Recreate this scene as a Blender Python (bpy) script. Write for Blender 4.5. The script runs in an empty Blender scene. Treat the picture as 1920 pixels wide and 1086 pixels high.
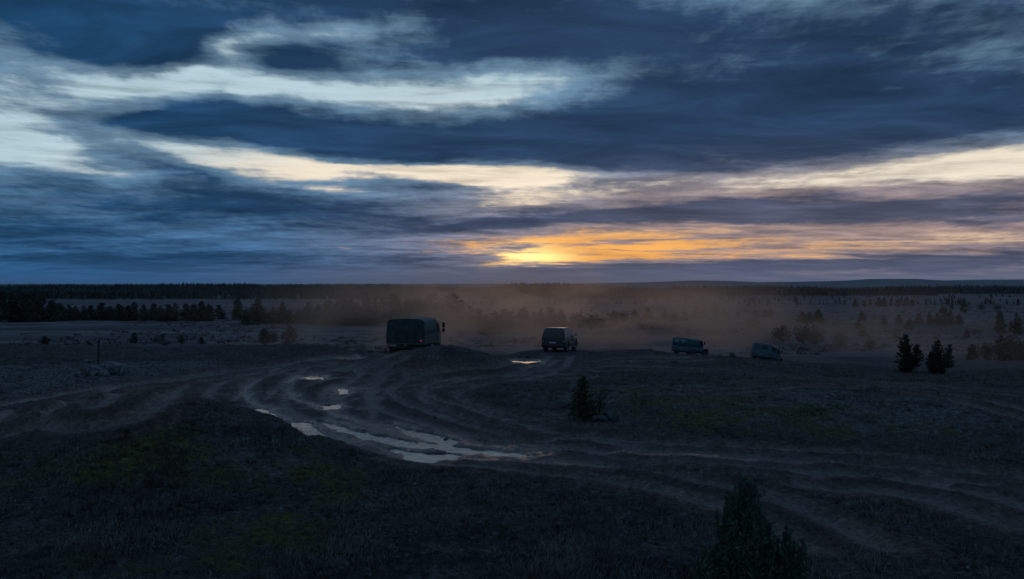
import bpy, bmesh, math, random
import numpy as np
from mathutils import Vector, Matrix, Euler

# ------------------------------------------------------------------ camera
SC = bpy.context.scene
COL = SC.collection
FPX, CX, HY = 1600.0, 960.0, 532.0      # focal length in photo pixels, principal column, horizon row
CAMZ = 5.2
cam_d = bpy.data.cameras.new('camera')
cam = bpy.data.objects.new('camera', cam_d)
COL.objects.link(cam)
cam.location = (0, 0, CAMZ)
cam.rotation_euler = (math.radians(90) - math.atan((543 - HY) / FPX), 0, 0)
cam_d.sensor_width = 36
cam_d.lens = 36 * FPX / 1920
cam_d.clip_start = 0.1
cam_d.clip_end = 60000
SC.camera = cam

# ------------------------------------------------------------------ exposure
SC.view_settings.view_transform = 'Standard'
SC.view_settings.look = 'None'
SC.view_settings.exposure = 0.0
SC.view_settings.gamma = 1.0
SC.view_settings.use_curve_mapping = False
SC.cycles.use_denoising = True
SC.cycles.max_bounces = 6
SC.cycles.volume_bounces = 1
SC.cycles.volume_max_steps = 64
SC.cycles.transparent_max_bounces = 12

SUN_AZ = math.atan((985 - CX) / FPX)
SUN_EL = math.atan((HY - 483) / FPX)


def srgb(r, g, b):
    f = lambda c: c / 12.92 if c <= 0.04045 else ((c + 0.055) / 1.055) ** 2.4
    return (f(r / 255), f(g / 255), f(b / 255), 1.0)


class NT:
    """small helper to write node graphs"""
    def __init__(self, tree):
        self.t = tree
        tree.nodes.clear()

    def n(self, typ, **kw):
        nd = self.t.nodes.new(typ)
        for k, v in kw.items():
            setattr(nd, k, v)
        return nd

    def link(self, a, b):
        self.t.links.new(a, b)

    def put(self, sock, v):
        if isinstance(v, bpy.types.NodeSocket):
            self.link(v, sock)
        else:
            sock.default_value = v

    def math(self, op, a, b=None, c=None, clamp=False):
        nd = self.n('ShaderNodeMath', operation=op, use_clamp=clamp)
        self.put(nd.inputs[0], a)
        if b is not None:
            self.put(nd.inputs[1], b)
        if c is not None:
            self.put(nd.inputs[2], c)
        return nd.outputs[0]

    def vmath(self, op, a, b=None, out=0):
        nd = self.n('ShaderNodeVectorMath', operation=op)
        self.put(nd.inputs[0], a)
        if b is not None:
            self.put(nd.inputs[1], b)
        return nd.outputs[out]

    def noise(self, vec, scale, detail=4.0, rough=0.55, distortion=0.0, out=0):
        nd = self.n('ShaderNodeTexNoise')
        if vec is not None:
            self.link(vec, nd.inputs['Vector'])
        nd.inputs['Scale'].default_value = scale
        nd.inputs['Detail'].default_value = detail
        nd.inputs['Roughness'].default_value = rough
        nd.inputs['Distortion'].default_value = distortion
        return nd.outputs[out]

    def mixc(self, fac, a, b, blend='MIX'):
        nd = self.n('ShaderNodeMix', data_type='RGBA', blend_type=blend)
        self.put(nd.inputs[0], fac)
        self.put(nd.inputs[6], a)
        self.put(nd.inputs[7], b)
        return nd.outputs[2]

    def range(self, v, a, b, c=0.0, d=1.0, smooth=True):
        nd = self.n('ShaderNodeMapRange', interpolation_type='SMOOTHSTEP' if smooth else 'LINEAR')
        self.put(nd.inputs[0], v)
        for i, q in enumerate((a, b, c, d)):
            nd.inputs[i + 1].default_value = q
        return nd.outputs[0]

    def ramp(self, v, stops):
        nd = self.n('ShaderNodeValToRGB')
        self.put(nd.inputs[0], v)
        cr = nd.color_ramp
        while len(cr.elements) < len(stops):
            cr.elements.new(0.5)
        for e, (p, c) in zip(cr.elements, stops):
            e.position = p
            e.color = c if not isinstance(c, (int, float)) else (c, c, c, 1)
        return nd.outputs[0]

    def comb(self, x, y, z=0.0):
        nd = self.n('ShaderNodeCombineXYZ')
        for i, q in enumerate((x, y, z)):
            self.put(nd.inputs[i], q)
        return nd.outputs[0]

    def sep(self, v):
        nd = self.n('ShaderNodeSeparateXYZ')
        self.link(v, nd.inputs[0])
        return nd.outputs


# ------------------------------------------------------------------ world: dusk sky under broken stratus
def pix_dir(px, py):
    """azimuth and elevation of a photo pixel"""
    dx, dz = (px - CX) / FPX, (HY - py) / FPX
    return math.atan(dx), math.atan(dz / math.sqrt(1 + dx * dx))


W = bpy.data.worlds.new('World')
SC.world = W
W.use_nodes = True
W.cycles.sampling_method = 'MANUAL'
W.cycles.sample_map_resolution = 512
w = NT(W.node_tree)
tc = w.n('ShaderNodeTexCoord').outputs['Generated']
dirv = w.vmath('NORMALIZE', tc)
dx, dy, dz = w.sep(dirv)
az = w.math('ARCTAN2', dx, dy)
el = w.math('ARCSINE', dz)
elp = w.math('MAXIMUM', el, 0.0)
# the cloud deck seen in perspective: streaks pack together towards the horizon
inv = w.math('DIVIDE', 1.0, w.math('ADD', elp, 0.075))
plane = w.comb(w.math('MULTIPLY', dx, inv), w.math('MULTIPLY', dy, inv), 0.0)
planeS = w.vmath('MULTIPLY', plane, (0.55, 1.0, 1.0))
p0 = w.comb(az, el, 0.0)
wn = w.n('ShaderNodeTexNoise')
w.link(planeS, wn.inputs['Vector'])
wn.inputs['Scale'].default_value = 1.5
wn.inputs['Detail'].default_value = 6.0
wn.inputs['Roughness'].default_value = 0.6
warp = w.vmath('MULTIPLY', w.vmath('SUBTRACT', wn.outputs['Color'], (0.5, 0.5, 0.5)), (0.13, 0.032, 0.0))
p1 = w.vmath('ADD', p0, warp)

# cloud banks (weight > 0) and breaks (weight < 0), as bearings in the sky
BANKS = [
    # breaks
    (30, 225, 340, 90, 14, -1.3), (230, 162, 330, 50, 2, -1.35), (520, 165, 330, 42, 0, -1.15),
    (810, 180, 390, 66, 2, -1.5), (1010, 150, 200, 55, 0, -0.8),
    (425, 95, 140, 46, 22, -1.6), (600, 68, 200, 22, 8, -0.85), (465, 150, 110, 40, -50, -0.5),
    (10, 95, 110, 40, 0, -0.5), (240, 78, 90, 20, -15, -0.35),
    (20, 285, 190, 80, -10, -0.9), (190, 330, 170, 40, -22, -0.85), (330, 290, 190, 26, -16, -0.9),
    (520, 312, 240, 36, -8, -1.2), (700, 318, 330, 30, -2, -1.2), (880, 328, 260, 36, 0, -1.25), (960, 335, 190, 60, 0, -0.7),
    (600, 352, 130, 9, -4, -0.55), (910, 372, 150, 20, 0, -0.5), (860, 400, 170, 12, 0, -0.35),
    (1010, 362, 300, 80, 0, -0.6), (1180, 340, 330, 60, 4, -0.3), (1200, 372, 300, 30, 6, -0.45), (1150, 288, 260, 12, 4, -0.3),
    (1500, 338, 300, 26, 6, -0.7), (1730, 312, 420, 58, 4, -1.15), (1900, 310, 300, 40, 4, -0.8),
    (1720, 372, 420, 14, 0, -0.35),
    (1060, 452, 300, 58, 3, -1.0), (1330, 452, 400, 46, 2, -0.85), (1660, 462, 460, 32, 2, -0.62), (1920, 455, 250, 28, 0, -0.35),
    (985, 484, 150, 26, 0, -1.0), (1060, 486, 230, 20, 2, -0.8),
    (120, 395, 300, 22, -9, -0.22), (640, 450, 500, 26, -2, -0.18), (250, 472, 400, 14, 0, -0.14),
    (1150, 125, 300, 26, 0, -0.25), (1500, 60, 400, 60, 0, -0.12),
    # banks
    (400, 212, 520, 72, 1, 1.0), (400, 192, 200, 40, 4, 0.7), (720, 266, 560, 66, -3, 1.05), (240, 228, 320, 32, 2, 0.8), (800, 282, 300, 40, 2, 0.5),
    (1380, 190, 760, 150, 2, 0.85), (1700, 235, 640, 95, 4, 0.9), (1150, 225, 420, 85, 4, 0.75), (1400, 262, 560, 40, -2, 0.5),
    (880, 110, 560, 62, 6, 0.9), (220, 108, 260, 50, 4, 0.95), (700, 12, 760, 66, 0, 0.9), (150, 30, 520, 76, -4, 1.0), (330, 70, 300, 40, -6, 0.5),
    (420, 55, 260, 36, -6, 0.5), (1080, 50, 330, 80, 0, 0.55), (40, 145, 150, 32, -16, 0.6),
    (170, 355, 420, 46, -10, 0.7), (330, 320, 280, 34, -18, 0.45), (560, 385, 620, 52, 0, 0.55), (60, 430, 420, 62, -4, 0.7),
    (780, 343, 260, 22, -3, 1.15), (860, 415, 460, 30, 0, 0.55), (100, 262, 90, 20, -10, 0.5), (140, 300, 110, 16, -10, 0.4),
    (1060, 300, 300, 20, 0, 0.5), (1260, 318, 380, 26, -2, 0.6), (1100, 345, 200, 10, 2, 0.35), (1300, 350, 260, 10, 4, 0.4), (1010, 352, 160, 6, 0, 0.35), (1040, 388, 200, 9, 2, 0.5),
    (1270, 395, 520, 44, 4, 1.1), (1680, 385, 560, 44, 0, 1.0), (1000, 418, 360, 20, 3, 0.7), (1500, 415, 600, 22, -1, 0.6),
    (1150, 455, 260, 9, 2, 0.85), (955, 474, 110, 13, 2, 0.75), (1340, 472, 60, 8, 0, 0.7), (985, 466, 90, 6, 0, 0.5),
    (1480, 440, 260, 8, 0, 0.7), (1250, 447, 300, 6, 2, 0.6), (1450, 463, 320, 6, 1, 0.7), (1150, 472, 220, 5, 0, 0.5), (1640, 452, 320, 8, 0, 0.6), (1800, 466, 260, 6, 1, 0.5),
    (1350, 503, 700, 24, 2, 0.9), (1750, 490, 420, 28, 2, 0.8), (600, 500, 800, 34, 0, 0.6), (200, 490, 360, 22, 0, 0.35),
    (900, 486, 70, 12, 0, 0.5), (1650, 60, 800, 130, 0, 0.4), (1300, 100, 400, 60, 0, 0.25),
]
T = None
for bx_, by_, rx_, ry_, tilt_, wt_ in BANKS:
    a_, e_ = pix_dir(bx_, by_)
    mp = w.n('ShaderNodeMapping', vector_type='TEXTURE')
    w.link(p1, mp.inputs['Vector'])
    mp.inputs['Location'].default_value = (a_, e_, 0)
    mp.inputs['Rotation'].default_value = (0, 0, math.radians(tilt_))
    mp.inputs['Scale'].default_value = (rx_ / FPX, ry_ / FPX, 1)
    gr = w.n('ShaderNodeTexGradient', gradient_type='SPHERICAL')
    w.link(mp.outputs[0], gr.inputs[0])
    T = w.math('MULTIPLY_ADD', gr.outputs['Fac'], wt_ * 0.95, 0.55 if T is None else T)
n1 = w.noise(w.vmath('MULTIPLY', plane, (0.8, 0.8, 1.0)), 1.6, 8.0, 0.6, 0.5)
n2 = w.noise(w.vmath('MULTIPLY', plane, (1.6, 0.9, 1.0)), 5.5, 7.0, 0.62, 0.25)
n3 = w.noise(w.comb(w.math('MULTIPLY', az, 3.0), w.math('MULTIPLY', el, 34.0), 3.0), 2.4, 6.0, 0.62, 0.3)
n5 = w.noise(w.vmath('MULTIPLY', plane, (0.45, 0.8, 1.0)), 3.0, 6.0, 0.6, 0.6)
T = w.math('MULTIPLY_ADD', w.math('SUBTRACT', n1, 0.5), 1.3, T)
T = w.math('MULTIPLY_ADD', w.math('SUBTRACT', n2, 0.5), w.range(el, 0.1, 0.28, 0.9, 1.45), T)
T = w.math('MULTIPLY_ADD', w.math('SUBTRACT', n3, 0.5), 0.9, T)

# nearness to the sun's bearing (wide low glow, middle, core)
def glow(rx, ry, cy=SUN_EL, cx=SUN_AZ):
    mp = w.n('ShaderNodeMapping', vector_type='TEXTURE')
    w.link(p0, mp.inputs['Vector'])
    mp.inputs['Location'].default_value = (cx, cy, 0)
    mp.inputs['Scale'].default_value = (rx, ry, 1)
    gr = w.n('ShaderNodeTexGradient', gradient_type='SPHERICAL')
    w.link(mp.outputs[0], gr.inputs[0])
    return gr.outputs['Fac']
g_wide = w.range(glow(0.95, 0.2, 0.06, SUN_AZ + 0.2), 0.0, 0.8)
g_mid = w.range(glow(0.75, 0.085, SUN_EL, SUN_AZ + 0.13), 0.0, 0.8)
g_core = w.range(glow(0.085, 0.024), 0.0, 1.0)

sky = w.n('ShaderNodeTexSky', sky_type='NISHITA')
sky.sun_disc = False
sky.sun_elevation = SUN_EL
sky.sun_rotation = SUN_AZ
sky.altitude = 120
sky.air_density = 1.0
sky.dust_density = 2.0
sky.ozone_density = 2.0
clear = w.mixc(1.0, sky.outputs[0], (0.05, 0.05, 0.05, 1), 'MULTIPLY')
# light seen through the breaks: thin high cloud over clear air
veil = w.mixc(w.range(w.math('ADD', g_wide, w.math('MULTIPLY', w.math('SUBTRACT', n1, 0.5), 0.4)), 0.05, 0.6), srgb(180, 206, 217), srgb(240, 228, 208))
veil = w.mixc(g_mid, veil, srgb(226, 180, 136))
veil = w.mixc(w.range(glow(0.36, 0.05, SUN_EL, SUN_AZ + 0.07), 0.0, 0.75), veil, srgb(246, 176, 94))
veil = w.mixc(g_core, veil, (2.0, 1.35, 0.5, 1))
gap = w.mixc(0.12, veil, clear, 'ADD')
# cloud bodies: thin edges pass light, thick parts are slate; mauve towards the sun
lowblue = w.range(el, 0.0, 0.16)
side = w.range(az, -0.62, 0.1)
g_mv = w.range(glow(0.72, 0.14, 0.05, SUN_AZ + 0.33), 0.05, 0.85)
thin = w.mixc(g_mv, w.mixc(lowblue, w.mixc(side, srgb(50, 102, 150), srgb(70, 106, 144)), srgb(96, 126, 150)), srgb(158, 136, 132))
thick = w.mixc(g_mv, w.mixc(side, srgb(26, 64, 98), srgb(40, 63, 93)), srgb(80, 84, 104))
body = w.mixc(w.range(T, 0.3, 1.35), thin, thick)
body = w.mixc(1.0, body, w.ramp(n5, [(0.28, 0.62), (0.5, 1.0), (0.72, 1.55)]), 'MULTIPLY')
gap = w.mixc(1.0, gap, w.ramp(n3, [(0.3, 1.08), (0.5, 0.95), (0.7, 0.62)]), 'MULTIPLY')
deck = w.mixc(w.range(T, -0.5, 0.4), gap, body)
# the air just over the horizon
hz_c = w.mixc(w.range(g_wide, 0.2, 0.9), srgb(46, 90, 136), srgb(100, 108, 134))
skyc = w.mixc(w.range(el, 0.03, 0.0, 0.0, 0.8), deck, hz_c)
# overhead the deck keeps deepening to blue, as it does towards the top of the view
skyc = w.mixc(w.range(el, 0.25, 0.9), skyc, w.mixc(1.0, skyc, (0.76, 0.92, 1.2, 1), 'MULTIPLY'))
bg = w.n('ShaderNodeBackground')
w.link(skyc, bg.inputs['Color'])
bg.inputs['Strength'].default_value = 1.0
ow = w.n('ShaderNodeOutputWorld')
w.link(bg.outputs[0], ow.inputs['Surface'])

# ------------------------------------------------------------------ sun, low and veiled by cloud
sd = bpy.data.lights.new('sun', 'SUN')
sd.energy = 0.04
sd.angle = math.radians(12)
sd.color = (1.0, 0.55, 0.25)
so = bpy.data.objects.new('sun', sd)
COL.objects.link(so)
so.rotation_euler = Vector((-math.sin(SUN_AZ) * math.cos(SUN_EL), -math.cos(SUN_AZ) * math.cos(SUN_EL), -math.sin(SUN_EL))).to_track_quat('-Z', 'Y').to_euler()

# ------------------------------------------------------------------ helpers
rng = np.random.default_rng(7)
random.seed(7)


def sstep(a, b, x):
    t = np.clip((x - a) / (b - a), 0, 1)
    return t * t * (3 - 2 * t)


_perm = rng.permutation(512)
_perm = np.concatenate([_perm, _perm])
_gx, _gy = np.cos(np.arange(512) * 2.399963), np.sin(np.arange(512) * 2.399963)


def perlin(x, y):
    xi, yi = np.floor(x).astype(np.int64), np.floor(y).astype(np.int64)
    xf, yf = x - xi, y - yi
    u, v = xf ** 3 * (xf * (xf * 6 - 15) + 10), yf ** 3 * (yf * (yf * 6 - 15) + 10)

    def g(ix, iy, fx, fy):
        h = _perm[(_perm[ix & 511] + iy) & 511]
        return _gx[h] * fx + _gy[h] * fy
    a, b = g(xi, yi, xf, yf), g(xi + 1, yi, xf - 1, yf)
    c, d = g(xi, yi + 1, xf, yf - 1), g(xi + 1, yi + 1, xf - 1, yf - 1)
    return (a + u * (b - a)) + v * ((c + u * (d - c)) - (a + u * (b - a)))


def fbm(x, y, octaves=4, gain=0.5):
    s, amp, f = 0, 1.0, 1.0
    for k in range(octaves):
        s = s + amp * perlin(x * f + 17.3 * k, y * f - 9.1 * k)
        amp *= gain
        f *= 2.03
    return s


def mesh_np(name, v, f, smooth=False):
    """mesh from a vertex array and an (n, 3 or 4) face array"""
    v = np.asarray(v, dtype=np.float32)
    f = np.asarray(f, dtype=np.int32)
    me = bpy.data.meshes.new(name)
    me.vertices.add(len(v))
    me.vertices.foreach_set('co', v.ravel())
    n, k = f.shape
    me.loops.add(n * k)
    me.loops.foreach_set('vertex_index', f.ravel())
    me.polygons.add(n)
    me.polygons.foreach_set('loop_start', np.arange(0, n * k, k, dtype=np.int32))
    if smooth:
        me.polygons.foreach_set('use_smooth', np.ones(n, dtype=bool))
    me.update(calc_edges=True)
    return me


def link(name, me, material=None, parent=None, loc=None):
    o = bpy.data.objects.new(name, me)
    COL.objects.link(o)
    if material is not None and len(me.materials) == 0:
        me.materials.append(material)
    if parent is not None:
        o.parent = parent
    if loc is not None:
        o.location = loc
    return o


def empty(name, loc=(0, 0, 0), rot=(0, 0, 0)):
    o = bpy.data.objects.new(name, None)
    COL.objects.link(o)
    o.location = loc
    o.rotation_euler = rot
    o.empty_display_size = 0.3
    return o


def tag(o, label=None, cat=None, group=None, kind=None):
    if label:
        o['label'] = label
    if cat:
        o['category'] = cat
    if group:
        o['group'] = group
    if kind:
        o['kind'] = kind
    return o


def mat(name, color, rough=0.7, spec=0.5, metal=0.0, var=0.0, scale=6.0, bump=0.0, color2=None, emit=None, coords='Object'):
    m = bpy.data.materials.new(name)
    m.use_nodes = True
    t = NT(m.node_tree)
    b = t.n('ShaderNodeBsdfPrincipled')
    o = t.n('ShaderNodeOutputMaterial')
    t.link(b.outputs[0], o.inputs[0])
    c1 = (*color, 1)
    if var > 0 or color2:
        co = t.n('ShaderNodeTexCoord').outputs[coords]
        nz = t.noise(co, scale, 6.0, 0.62, 0.3)
        c2 = (*(color2 or tuple(c * (1 - var) for c in color)), 1)
        t.link(t.mixc(t.range(nz, 0.35, 0.65), c1, c2), b.inputs['Base Color'])
        if bump:
            bp = t.n('ShaderNodeBump')
            bp.inputs['Strength'].default_value = bump
            bp.inputs['Distance'].default_value = 0.02
            t.link(nz, bp.inputs['Height'])
            t.link(bp.outputs[0], b.inputs['Normal'])
    else:
        b.inputs['Base Color'].default_value = c1
    b.inputs['Roughness'].default_value = rough
    b.inputs['Specular IOR Level'].default_value = spec
    b.inputs['Metallic'].default_value = metal
    if emit:
        b.inputs['Emission Color'].default_value = (*emit[0], 1)
        b.inputs['Emission Strength'].default_value = emit[1]
    return m


# ------------------------------------------------------------------ terrain: shape of the ground
CREST = np.array([  # photo column, row of the brow, distance of the brow
    (-900, 645, 62), (0, 646, 62), (150, 649, 62), (300, 651, 62), (450, 647, 61), (560, 649, 60), (640, 657, 60), (700, 668, 60),
    (780, 673, 61), (860, 670, 62), (940, 667, 63), (1000, 664, 66), (1085, 662, 67), (1150, 659, 63), (1220, 660, 62), (1300, 667, 62),
    (1345, 668, 62), (1400, 671, 63), (1470, 678, 63), (1520, 683, 63), (1600, 685, 63), (1680, 694, 63), (1780, 697, 63), (1920, 694, 63),
    (2800, 690, 63)], dtype=float)
PLAIN = -6.0
BUMPS = [  # x, y, added height, radius x, radius y, turn
    (-3.4, 49.5, 1.15, 2.3, 2.6, 0.0), (-6.0, 48.8, 0.9, 2.4, 2.3, 0.2), (-8.2, 49.0, 0.35, 1.8, 2.2, 0.0), (-1.2, 51.0, 0.5, 2.2, 2.4, 0.0),
    (-10.4, 25.0, 1.80, 5.2, 3.0, -0.04), (-17.5, 25.0, 0.75, 5.5, 4.0, 0.0),
    (13.0, 37.0, 0.35, 9.0, 5.0, 0.1), (-26.0, 47.0, 0.5, 6.0, 3.0, 0.2), (-20.0, 50.0, 0.35, 4.0, 2.0, 0.0), (-33.0, 43.0, 0.5, 7.0, 4.0, 0.0),
    (8.0, 60.0, 0.15, 3.0, 2.5, 0.0), (-14.0, 57.0, 0.3, 4.0, 2.0, 0.0),
    (27.0, 24.0, 0.4, 9.0, 5.0, 0.0), (-3.0, 16.5, 0.25, 4.0, 2.2, 0.1), (6.0, 14.5, 0.2, 3.0, 2.0, 0.0),
]
PADS = []   # x, y, z, slope_x, slope_y, inner radius, outer radius


def hbase(x, y):
    x, y = np.asarray(x, float), np.asarray(y, float)
    ys = np.maximum(y, 4.0)
    px = CX + FPX * x / ys
    px = np.where(y > 4.0, px, np.where(x < 0, -900, 2800))
    row = np.interp(px, CREST[:, 0], CREST[:, 1])
    yc = np.interp(px, CREST[:, 0], CREST[:, 2])
    zc = CAMZ - (row - HY) / FPX * yc
    near = zc * sstep(yc - 19, yc, y)
    und = 0.16 * fbm(x * 0.11, y * 0.11, 3) * sstep(8, 16, y)
    d = y - yc
    drop = np.where(d > 0, 1 - np.exp(-np.maximum(d, 0) / 42.0), 0.0)
    h = np.where(d < 0, near, zc)
    h = h + (PLAIN - h) * drop
    h = h + und * (1 - sstep(60, 120, y))
    for bx, by, bz, rx, ry, a in BUMPS:
        ca, sa = math.cos(a), math.sin(a)
        u, v = (x - bx) * ca + (y - by) * sa, -(x - bx) * sa + (y - by) * ca
        h = h + bz * np.exp(-(u / rx) ** 2 - (v / np.where((v < 0) & (bz > 1.5), ry * 1.7, ry)) ** 2)
    far = sstep(110, 220, y)
    h = h + far * (0.55 * fbm(x * 0.012, y * 0.02, 3) + 0.22 * fbm(x * 0.06, y * 0.09, 3)) * (1 - 0.6 * sstep(900, 4000, y))
    for qx, qy, qz, sx, sy, r0, r1 in PADS:
        d = np.hypot(x - qx, y - qy)
        k = 1 - sstep(r0, r1, d)
        h = h * (1 - k) + k * (qz + sx * (x - qx) + sy * (y - qy))
    return h


def hit(px, py, hf=hbase, start=9.0, end=3000.0):
    """where the line of sight through a photo pixel first meets the ground"""
    dx, dz = (px - CX) / FPX, -(py - HY) / FPX
    t = np.concatenate([np.arange(start, 120, 0.05), np.geomspace(120, end, 6000)])
    z = CAMZ + dz * t - hf(dx * t, t)
    i = np.argmax(z < 0)
    return float(dx * t[i]), float(t[i])


def on_plain(px, py):
    """a spot on the low plain behind the brow"""
    return hit(px, py, start=105.0)


# pads that carry the vehicles (x, y, z, slopes, radii)
def spot(px, Y):
    return (px - CX) / FPX * Y


TRUCK = dict(x=spot(760, 54), y=54.0, z=0.12, head=6.0, pitch=-1.0)
SUV = dict(x=spot(1037, 65), y=65.0, z=-0.06, head=16.5, pitch=-1.5)
JEEP_A = dict(x=spot(1275, 76), y=76.0, z=-1.47, head=37.0, pitch=-5.5)
JEEP_B = dict(x=spot(1424, 76), y=76.0, z=-1.96, head=34.0, pitch=-10.5)
for V, ln in ((TRUCK, 3.2), (SUV, 2.4), (JEEP_A, 2.2), (JEEP_B, 2.2)):
    a = math.radians(V['head'])
    sl = math.tan(math.radians(V['pitch']))
    cx_, cy_ = V['x'] + math.sin(a) * ln * 0.8, V['y'] + math.cos(a) * ln * 0.8
    PADS.append((cx_, cy_, V['z'] + sl * ln * 0.8, sl * math.sin(a), sl * math.cos(a), ln * 0.95, ln * 1.9))

PADS.append((0.2, 57.6, -0.02, 0.0, 0.0, 3.0, 5.0))      # level hollow of the puddle behind the estate car
PADS.append((-2.4, 28.2, 0.0, 0.0, 0.0, 3.6, 5.4))
PADS.append((-7.6, 30.6, 0.0, 0.0, 0.0, 1.4, 3.0))
PADS.append((-10.2, 34.4, 0.0, 0.0, 0.0, 1.4, 3.0))
# stamped detail: wheel ruts, puddle hollows (world grid, 0.1 m cells)
GX0, GY0, GRES = -48.0, 9.0, 0.1
GNX, GNY = 1000, 760
gX, gY = np.meshgrid(GX0 + np.arange(GNX) * GRES, GY0 + np.arange(GNY) * GRES, indexing='ij')
gH = hbase(gX, gY)
gRut = np.zeros_like(gX)
gMud = np.zeros_like(gX)
gWet = np.zeros_like(gX)


def spline(pts, step=0.12):
    pts = [np.array(p, float) for p in pts]
    P = [2 * pts[0] - pts[1]] + pts + [2 * pts[-1] - pts[-2]]
    out = []
    for i in range(1, len(P) - 2):
        n = max(2, int(np.linalg.norm(P[i + 1] - P[i]) / step))
        for k in range(n):
            t = k / n
            out.append(0.5 * ((2 * P[i]) + (-P[i - 1] + P[i + 1]) * t + (2 * P[i - 1] - 5 * P[i] + 4 * P[i + 1] - P[i + 2]) * t * t
                              + (-P[i - 1] + 3 * P[i] - 3 * P[i + 1] + P[i + 2]) * t ** 3))
    return np.array(out)


gN = fbm(gX * 1.7, gY * 1.7, 3)


def stamp_rut(line, depth, width, mud=1.0, wet=0.0):
    R = 14
    o = np.arange(-R, R + 1)
    rut, mudl, wetl = np.zeros_like(gX), np.zeros_like(gX), np.zeros_like(gX)
    fade = np.clip(0.62 + 1.1 * perlin(np.arange(len(line)) * 0.017 + line[0, 0] * 3.7, np.full(len(line), line[0, 1] * 1.3)), 0.08, 1.15)
    for q, (x, y) in enumerate(line):
        i, j = int(round((x - GX0) / GRES)), int(round((y - GY0) / GRES))
        if i < R or j < R or i >= GNX - R or j >= GNY - R:
            continue
        sl = (slice(i - R, i + R + 1), slice(j - R, j + R + 1))
        d = np.maximum(np.hypot(gX[sl] - x, gY[sl] - y) + 0.16 * gN[sl], 0)
        k = fade[q]
        prof = -depth * k * np.exp(-(d / (width * 0.55)) ** 4) 
        rut[sl] = np.minimum(rut[sl], prof)
        mudl[sl] = np.maximum(mudl[sl], mud * np.exp(-(d / (width * 2.2)) ** 2))
        wetl[sl] = np.maximum(wetl[sl], wet * np.exp(-(d / (width * 0.8)) ** 2))
    # pushed-up shoulders
    sh = np.exp(-((mudl / max(mud, 1e-3) - 0.62) / 0.22) ** 2) * depth * 0.45 * (mudl > 0.05)
    gRut[:] = np.where(rut < -0.004, np.minimum(gRut, rut) * 0.5 + rut * 0.5, gRut) + np.where(rut > -0.01, sh, 0)
    gMud[:] = np.maximum(gMud, mudl)
    gWet[:] = np.maximum(gWet, wetl)


def track(pix, depth=0.1, width=0.34, gauge=1.6, mud=1.0, wet=0.0, lines=(-0.5, 0.5)):
    pts = [hit(*p) for p in pix]
    c = spline(pts)
    d = np.gradient(c, axis=0)
    nrm = np.stack([-d[:, 1], d[:, 0]], 1) / (np.linalg.norm(d, axis=1)[:, None] + 1e-9)
    for f in lines:
        wob = 0.06 * np.sin(np.arange(len(c)) * 0.03 + f * 7)[:, None]
        stamp_rut(c + nrm * (f * gauge + wob), depth, width, mud, wet)


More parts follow.
